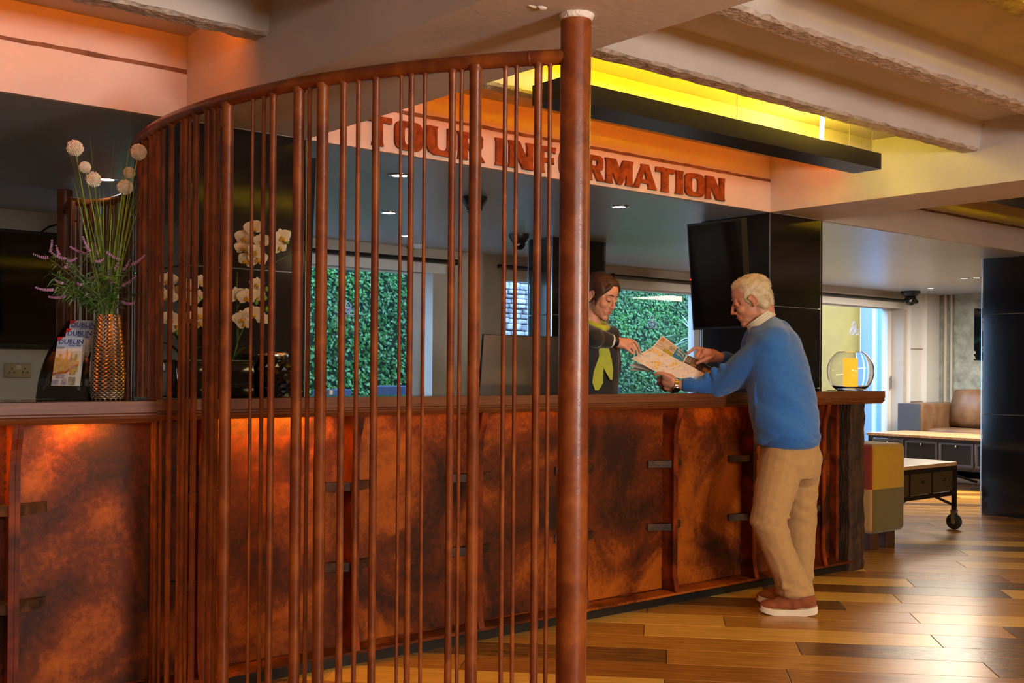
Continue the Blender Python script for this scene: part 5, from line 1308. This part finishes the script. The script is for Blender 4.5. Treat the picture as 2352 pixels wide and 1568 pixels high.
# hand pointing at the map
limb(fb, [WRf, P(1418, 784, 6.07), P(1430, 786, 6.09), P(1444, 786, 6.11)], [.023, .023, .026, .025]); limb(fb, [P(1420, 790, 6.07), P(1434, 794, 6.08)], [.021, .022])
for a, dd, r in ((((1446, 781), (1458, 784), (1466, 796), (1472, 812)), 6.13, .0092), (((1445, 785), (1456, 791), (1462, 803), (1465, 815)), 6.11, .0090), (((1442, 789), (1452, 797), (1456, 806), (1456, 814)), 6.10, .0086), (((1438, 793), (1446, 801), (1448, 808), (1446, 813)), 6.09, .0080)):
    limb(fb, [P(*q, dd) for q in a], [r, r*.94, r*.86, r*.72], 10)
limb(fb, [P(1430, 794, 6.07), P(1440, 801, 6.06), P(1448, 807, 6.06), P(1454, 812, 6.06)], [.0105, .0100, .0090, .0074], 10)
wom = fuse(fb, 'person', M['skin_f'], None, .0042, 4)
tag(wom, 'receptionist in black jacket and lime scarf pointing down at the map', 'person')
hb = MB()
def HE2(p, r): hb.ball(HF(*p), (r[0]*hf, r[1]*hf, r[2]*hf), HBf, 22, 16)
HE2((0, -.125, .20), (.34, .40, .33)); HE2((0, -.24, .0), (.30, .27, .30)); HE2((0, .035, .355), (.235, .24, .135))
for s in (-1, 1): HE2((s*.25, -.02, .17), (.09, .22, .17)); HE2((s*.27, .06, .04), (.045, .05, .14)); HE2((s*.27, .09, -.10), (.028, .028, .12)); HE2((s*.22, -.22, -.06), (.12, .15, .20))

for s in (-1, 1):
    limb(hb, [HF(s*.05, .20, .40), HF(s*.17, .23, .27), HF(s*.255, .15, .10), HF(s*.285, .06, -.06)], [.040*hf, .055*hf, .050*hf, .034*hf], 12)
    limb(hb, [HF(s*.285, .06, -.06), HF(s*.275, .10, -.22), HF(s*.245, .13, -.34)], [.020*hf, .014*hf, .006*hf], 8)
HE2((0, -.44, -.05), (.16, .16, .17)); HE2((0, -.30, -.22), (.16, .15, .14))
fhair = fuse(hb, 'hair', M['hair_f'], wom, .005, 6)
roots = []
for v in fhair.data.vertices:
    if hr.random() < .16:
        q = v.co.copy(); nn = v.normal.copy(); flow = HBf @ Vector((0, -.9, -.25)); fl = flow-nn*flow.dot(nn)
        if fl.length > .05: roots.append((q-nn*.001, fl.normalized()*.97+nn*.10))
strands('hair_strands', fhair, M['hair_f'], roots, .040, .0009, hr, .08)
M['brow_f'] = mat('brown_brow', srgb(64, 38, 26), .8); M['lips_f'] = mat('rose_lips', srgb(190, 104, 92), .45)
for s in (-1, 1):
    MB().tube([HF(s*.05, .335, .105), HF(s*.11, .33, .125), HF(s*.175, .27, .10)], [.008*hf, .014*hf, .007*hf], 8).build('eyebrow', M['brow_f'], wom, smooth=True)
    MB().tube([HF(s*.07, .316, -.012), HF(s*.125, .328, -.030), HF(s*.18, .283, -.008)], [.005*hf, .011*hf, .006*hf], 8).build('eyelash', M['lash'], wom, smooth=True)
lp = MB(); lp.ball(HF(0, .346, -.243), (.066*hf, .017*hf, .012*hf), HBf, 14, 8); lp.ball(HF(0, .343, -.277), (.056*hf, .018*hf, .015*hf), HBf, 14, 8)
lp.build('lips', M['lips_f'], wom, smooth=True)
# jacket
RTF = FF.cross(ZU); jk = MB()                    # RTF = her right
js = [(1368, 990, 6.18, .115, .165), (1368, 930, 6.18, .110, .155), (1367, 870, 6.175, .115, .16), (1366, 820, 6.165, .118, .18), (1364, 785, 6.155, .105, .185), (1362, 765, 6.15, .075, .13)]
loft(jk, [P(x, y, D) for x, y, D, a, b in js], [q[4] for q in js], [q[3] for q in js], RTF, FF)
limb(jk, [P(1360, 766, 6.14), SRf], [.055, .068]); limb(jk, [P(1366, 766, 6.16), SLf], [.055, .066])
limb(jk, [SRf, ERf, P(1396, 781, 6.045)], [.066, .056, .043]); limb(jk, [SLf, ELf, WLf], [.064, .056, .042])
jacket = fuse(jk, 'jacket', M['jacket'], wom, .006, 5, disp=lambda p, n: p+n*.004*_ns.noise(p*14))
for x in (1365, 1373, 1381): MB().ball(P(x, 779, 5.985-.0), .0055, seg=10, ring=8).build('cuff_button', M['potblack'], jacket, smooth=True)
ax = (P(1405, 782, 6.06)-P(1395, 781, 6.045)).normalized()
MB().tube([P(1395, 781, 6.045), P(1405, 783, 6.058)], [.040, .038], 20).build('blouse_cuff', M['shirtw'], wom, smooth=30)
tag(MB().tube([P(1405, 782, 6.06), P(1407, 782, 6.062), P(1415, 783, 6.068), P(1417, 783, 6.07)], [.030, .033, .033, .030], 20).build('wrist_band', M['black'], None, smooth=30), 'wide black band on the wrist of the receptionist', 'wristband')
# trousers of the receptionist (hidden by the counter)
tf = MB(); limb(tf, [P(1362, 985, 6.16), P(1362, 1200, 6.16), P(1362, 1345, 6.16)], [.105, .08, .075]); limb(tf, [P(1384, 985, 6.22), P(1384, 1200, 6.22), P(1384, 1345, 6.22)], [.105, .08, .075]); fuse(tf, 'trousers', M['jacket'], wom, .009, 3)
for x, D in ((1366, 6.14), (1388, 6.20)):
    q = P(x, 1355, D); q.z = .035; MB().ball(q, (.045, .12, .035), basis(FF, ZU), 16, 10).build('shoe', M['black'], wom, smooth=True)
# scarf: neck roll and two tails
sc = MB(); n = 28; rp_ = []
for k in range(n):
    t = 2*math.pi*k/n; rp_.append(P(1363, 748, 6.12)+FF*(.066*math.cos(t)+.012)+RTF*.066*math.sin(t)+ZU*(-.030*math.cos(t)+.016))
sc.tube(rp_, .017, 10, closed=True); sc.ball(P(1384, 758, 6.06), (.022, .022, .026))
def ribbon(pts, w, th=.004):
    m_ = MB(); vs = []
    for (x, y, D), ww in zip(pts, w):
        c = P(x, y, D); s = RT*ww; nrm = -FW*th
        vs += [c-s+nrm, c+s+nrm, c+s-nrm, c-s-nrm]
    k = len(pts); m_.add(vs, [(i*4+j, i*4+(j+1) % 4, (i+1)*4+(j+1) % 4, (i+1)*4+j) for i in range(k-1) for j in range(4)]+[(0, 1, 2, 3), ((k-1)*4, (k-1)*4+1, (k-1)*4+2, (k-1)*4+3)])
    return m_
scarf = fuse(sc, 'scarf', M['lime'], wom, .005, 4)
ribbon([(1384, 764, 6.045), (1381, 790, 6.03), (1378, 820, 6.03), (1375, 850, 6.03), (1373, 878, 6.03), (1371, 896, 6.03)], [.018, .022, .024, .026, .030, .010]).build('scarf_tail', M['lime'], scarf, smooth=40)
ribbon([(1387, 764, 6.055), (1390, 795, 6.05), (1394, 825, 6.05), (1398, 848, 6.05), (1404, 872, 6.05)], [.014, .018, .026, .024, .006]).build('scarf_tail', M['lime'], scarf, smooth=40)
MB().tube([P(1351, 728, 6.075), P(1356, 742, 6.065), P(1364, 757, 6.05)], [.006, .010, .005], 8).build('blouse_collar', M['shirtw'], wom, smooth=True)

# ================================================================ the unfolded map
def map_print(name):
    m = bpy.data.materials.new(name); m.use_nodes = True; nt = m.node_tree; b = nt.nodes['Principled BSDF']; L = nt.links.new
    tc = nt.nodes.new('ShaderNodeTexCoord'); v = nt.nodes.new('ShaderNodeTexVoronoi'); v.inputs['Scale'].default_value = 46; v.feature = 'DISTANCE_TO_EDGE'; L(tc.outputs['Object'], v.inputs['Vector'])
    v2 = nt.nodes.new('ShaderNodeTexVoronoi'); v2.inputs['Scale'].default_value = 30; L(tc.outputs['Object'], v2.inputs['Vector'])
    n = nt.nodes.new('ShaderNodeTexNoise'); n.inputs['Scale'].default_value = 13; n.inputs['Detail'].default_value = 5; L(tc.outputs['Object'], n.inputs['Vector'])
    r = nt.nodes.new('ShaderNodeValToRGB'); r.color_ramp.interpolation = 'CONSTANT'; e = r.color_ramp.elements
    e[0].position, e[0].color = 0, (*srgb(242, 232, 210), 1); e[1].position, e[1].color = .38, (*srgb(228, 226, 220), 1)
    for p, c in ((.46, (246, 238, 218)), (.53, (214, 222, 230)), (.57, (240, 222, 160)), (.61, (244, 196, 60)), (.68, (150, 180, 220))):
        k = e.new(p); k.color = (*srgb(*c), 1)
    L(n.outputs['Fac'], r.inputs[0])
    g = nt.nodes.new('ShaderNodeMath'); g.operation = 'LESS_THAN'; g.inputs[1].default_value = .05; L(v.outputs['Distance'], g.inputs[0])
    mx = nt.nodes.new('ShaderNodeMix'); mx.data_type = 'RGBA'; L(g.outputs[0], mx.inputs['Factor']); L(r.outputs[0], mx.inputs[6]); mx.inputs[7].default_value = (*srgb(246, 240, 226), 1)
    g2 = nt.nodes.new('ShaderNodeMath'); g2.operation = 'LESS_THAN'; g2.inputs[1].default_value = .12; L(v2.outputs['Distance'], g2.inputs[0])
    mx2 = nt.nodes.new('ShaderNodeMix'); mx2.data_type = 'RGBA'; L(g2.outputs[0], mx2.inputs['Factor']); L(mx.outputs[2], mx2.inputs[6]); mx2.inputs[7].default_value = (*srgb(150, 120, 96), 1)
    L(mx2.outputs[2], b.inputs['Base Color']); b.inputs['Roughness'].default_value = .6
    return m
M['mapprint'] = map_print('printed_street_map'); M['mapborder'] = mat('map_paper', srgb(248, 242, 228), .7)
mp = thing('city_map', 'large unfolded paper city map held between the man and the receptionist', 'map', P(1540, 835, 6.1))
q6 = lambda x, y, D: P(1420+x/7.84, 740+y/7.84, D)
def panel(c, name, m, parent, nu=12, nv=8, wav=.004, th=.0008, sub=(0, 1, 0, 1), lift=0, sag=0):
    """bilinear patch c=[00,10,11,01], sub = u0,u1,v0,v1"""
    u0, u1, v0, v1 = sub; nrm = (c[1]-c[0]).cross(c[3]-c[0]).normalized()
    if nrm.z < 0: nrm = -nrm
    vs = []
    for off in (0, -th):
        for i in range(nu+1):
            for j in range(nv+1):
                u, v = u0+(u1-u0)*i/nu, v0+(v1-v0)*j/nv
                p = c[0]*(1-u)*(1-v)+c[1]*u*(1-v)+c[2]*u*v+c[3]*(1-u)*v
                vs.append(p+nrm*(lift+off+wav*math.sin(u*5+v*3)*math.sin(v*4+1)-sag*math.sin(math.pi*u)*math.sin(math.pi*v)))
    n1 = (nu+1)*(nv+1); A = lambda i, j: i*(nv+1)+j; fs = []
    for i in range(nu):
        for j in range(nv): fs += [(A(i, j), A(i+1, j), A(i+1, j+1), A(i, j+1)), (n1+A(i, j+1), n1+A(i+1, j+1), n1+A(i+1, j), n1+A(i, j))]
    for i in range(nu): fs += [(A(i, 0), n1+A(i, 0), n1+A(i+1, 0), A(i+1, 0)), (A(i, nv), A(i+1, nv), n1+A(i+1, nv), n1+A(i, nv))]
    for j in range(nv): fs += [(A(0, j), A(0, j+1), n1+A(0, j+1), n1+A(0, j)), (A(nu, j), n1+A(nu, j), n1+A(nu, j+1), A(nu, j+1))]
    return MB().add(vs, fs).build(name, m, parent, smooth=40)
kA, kE = q6(620, 440, 6.20), q6(230, 655, 6.10)
K0, K1, K2 = kA, q6(1170, 735, 6.10), q6(1600, 955, 6.02)
A0, A1, A2 = q6(790, 240, 6.34), q6(1245, 580, 6.24), q6(1715, 825, 6.13)
E0, E1, E2 = kE, q6(730, 910, 6.015), q6(1130, 1005, 5.99)
up1 = [K0, K1, A1, A0]; up2 = [K1, K2, A2, A1]; lo1 = [E0, E1, K1, K0]; lo2 = [E1, E2, K2, K1]
for c, nm in ((up1, 'map_panel'), (up2, 'map_panel'), (lo1, 'map_panel'), (lo2, 'map_panel')):
    pn_ = panel(c, nm, M['mapborder'], mp, wav=.002)
    if c in (lo1, lo2): panel(c, 'printed_map', M['mapprint'], pn_, wav=.002, th=.0001, lift=.0004, sub=(.03, .97, .04, .98))
up1_p = [o for o in mp.children if o.name.startswith('map_panel')]
def pr(c, sub, m, k, nm='printed_block', lift=.0006): panel(c, nm, m, up1_p[k], 6, 4, .002, .0001, sub, lift)
pr(up1, (.03, .98, .06, .94), mat('map_advert_grey', srgb(196, 186, 170), .6, col2=srgb(226, 216, 196), scale=40), 0, lift=.0004)
pr(up1, (.62, .97, .08, .92), mat('map_advert_blue', srgb(40, 140, 196), .6), 0); pr(up1, (.04, .16, .6, .92), mat('map_orange', srgb(206, 150, 84), .6), 0); pr(up1, (.38, .60, .30, .75), mat('map_car', srgb(120, 112, 104), .6, col2=srgb(226, 216, 196), scale=90), 0)
pr(up1, (.30, .62, .05, .30), mat('map_green', srgb(150, 170, 50), .6, col2=srgb(214, 170, 50), scale=60), 0); pr(up1, (.68, .92, .70, .78), M['shirtw'], 0, lift=.0009); pr(up1, (.68, .86, .45, .50), M['shirtw'], 0, lift=.0009)
pr(up2, (.03, .96, .08, .94), mat('map_advert_dark', srgb(46, 36, 46), .6), 1); pr(up2, (.24, .46, .10, .90), mat('map_castle', srgb(120, 90, 60), .6, col2=srgb(178, 150, 110), scale=80), 1, lift=.0009); pr(up2, (.72, .94, .12, .60), mat('map_photo', srgb(110, 84, 40), .6, col2=srgb(190, 150, 80), scale=90), 1, lift=.0009)
for k in range(4): pr(up2, (.06+.045*k, .08+.045*k, .2, .85), M['shirtw'], 1, lift=.0009)
# folded layers underneath
for dx, dy, dd in ((-40, 130, .02), (-40, 210, .03)):
    c = [q6(230+dx, 655+dy, 6.12+dd), q6(620, 880+dy*.05, 6.03+dd), q6(760, 860, 6.10+dd), q6(300, 700+dy*.9-90, 6.16+dd)]
    panel(c, 'folded_layer', M['mapborder'], mp, wav=.001)
c = [q6(1640, 930, 6.03), q6(1760, 900, 5.99), q6(1830, 840, 6.05), q6(1722, 822, 6.125)]
panel(c, 'map_flap', mat('map_flap_yellow', srgb(214, 170, 60), .6, col2=srgb(226, 196, 110), scale=30), mp)
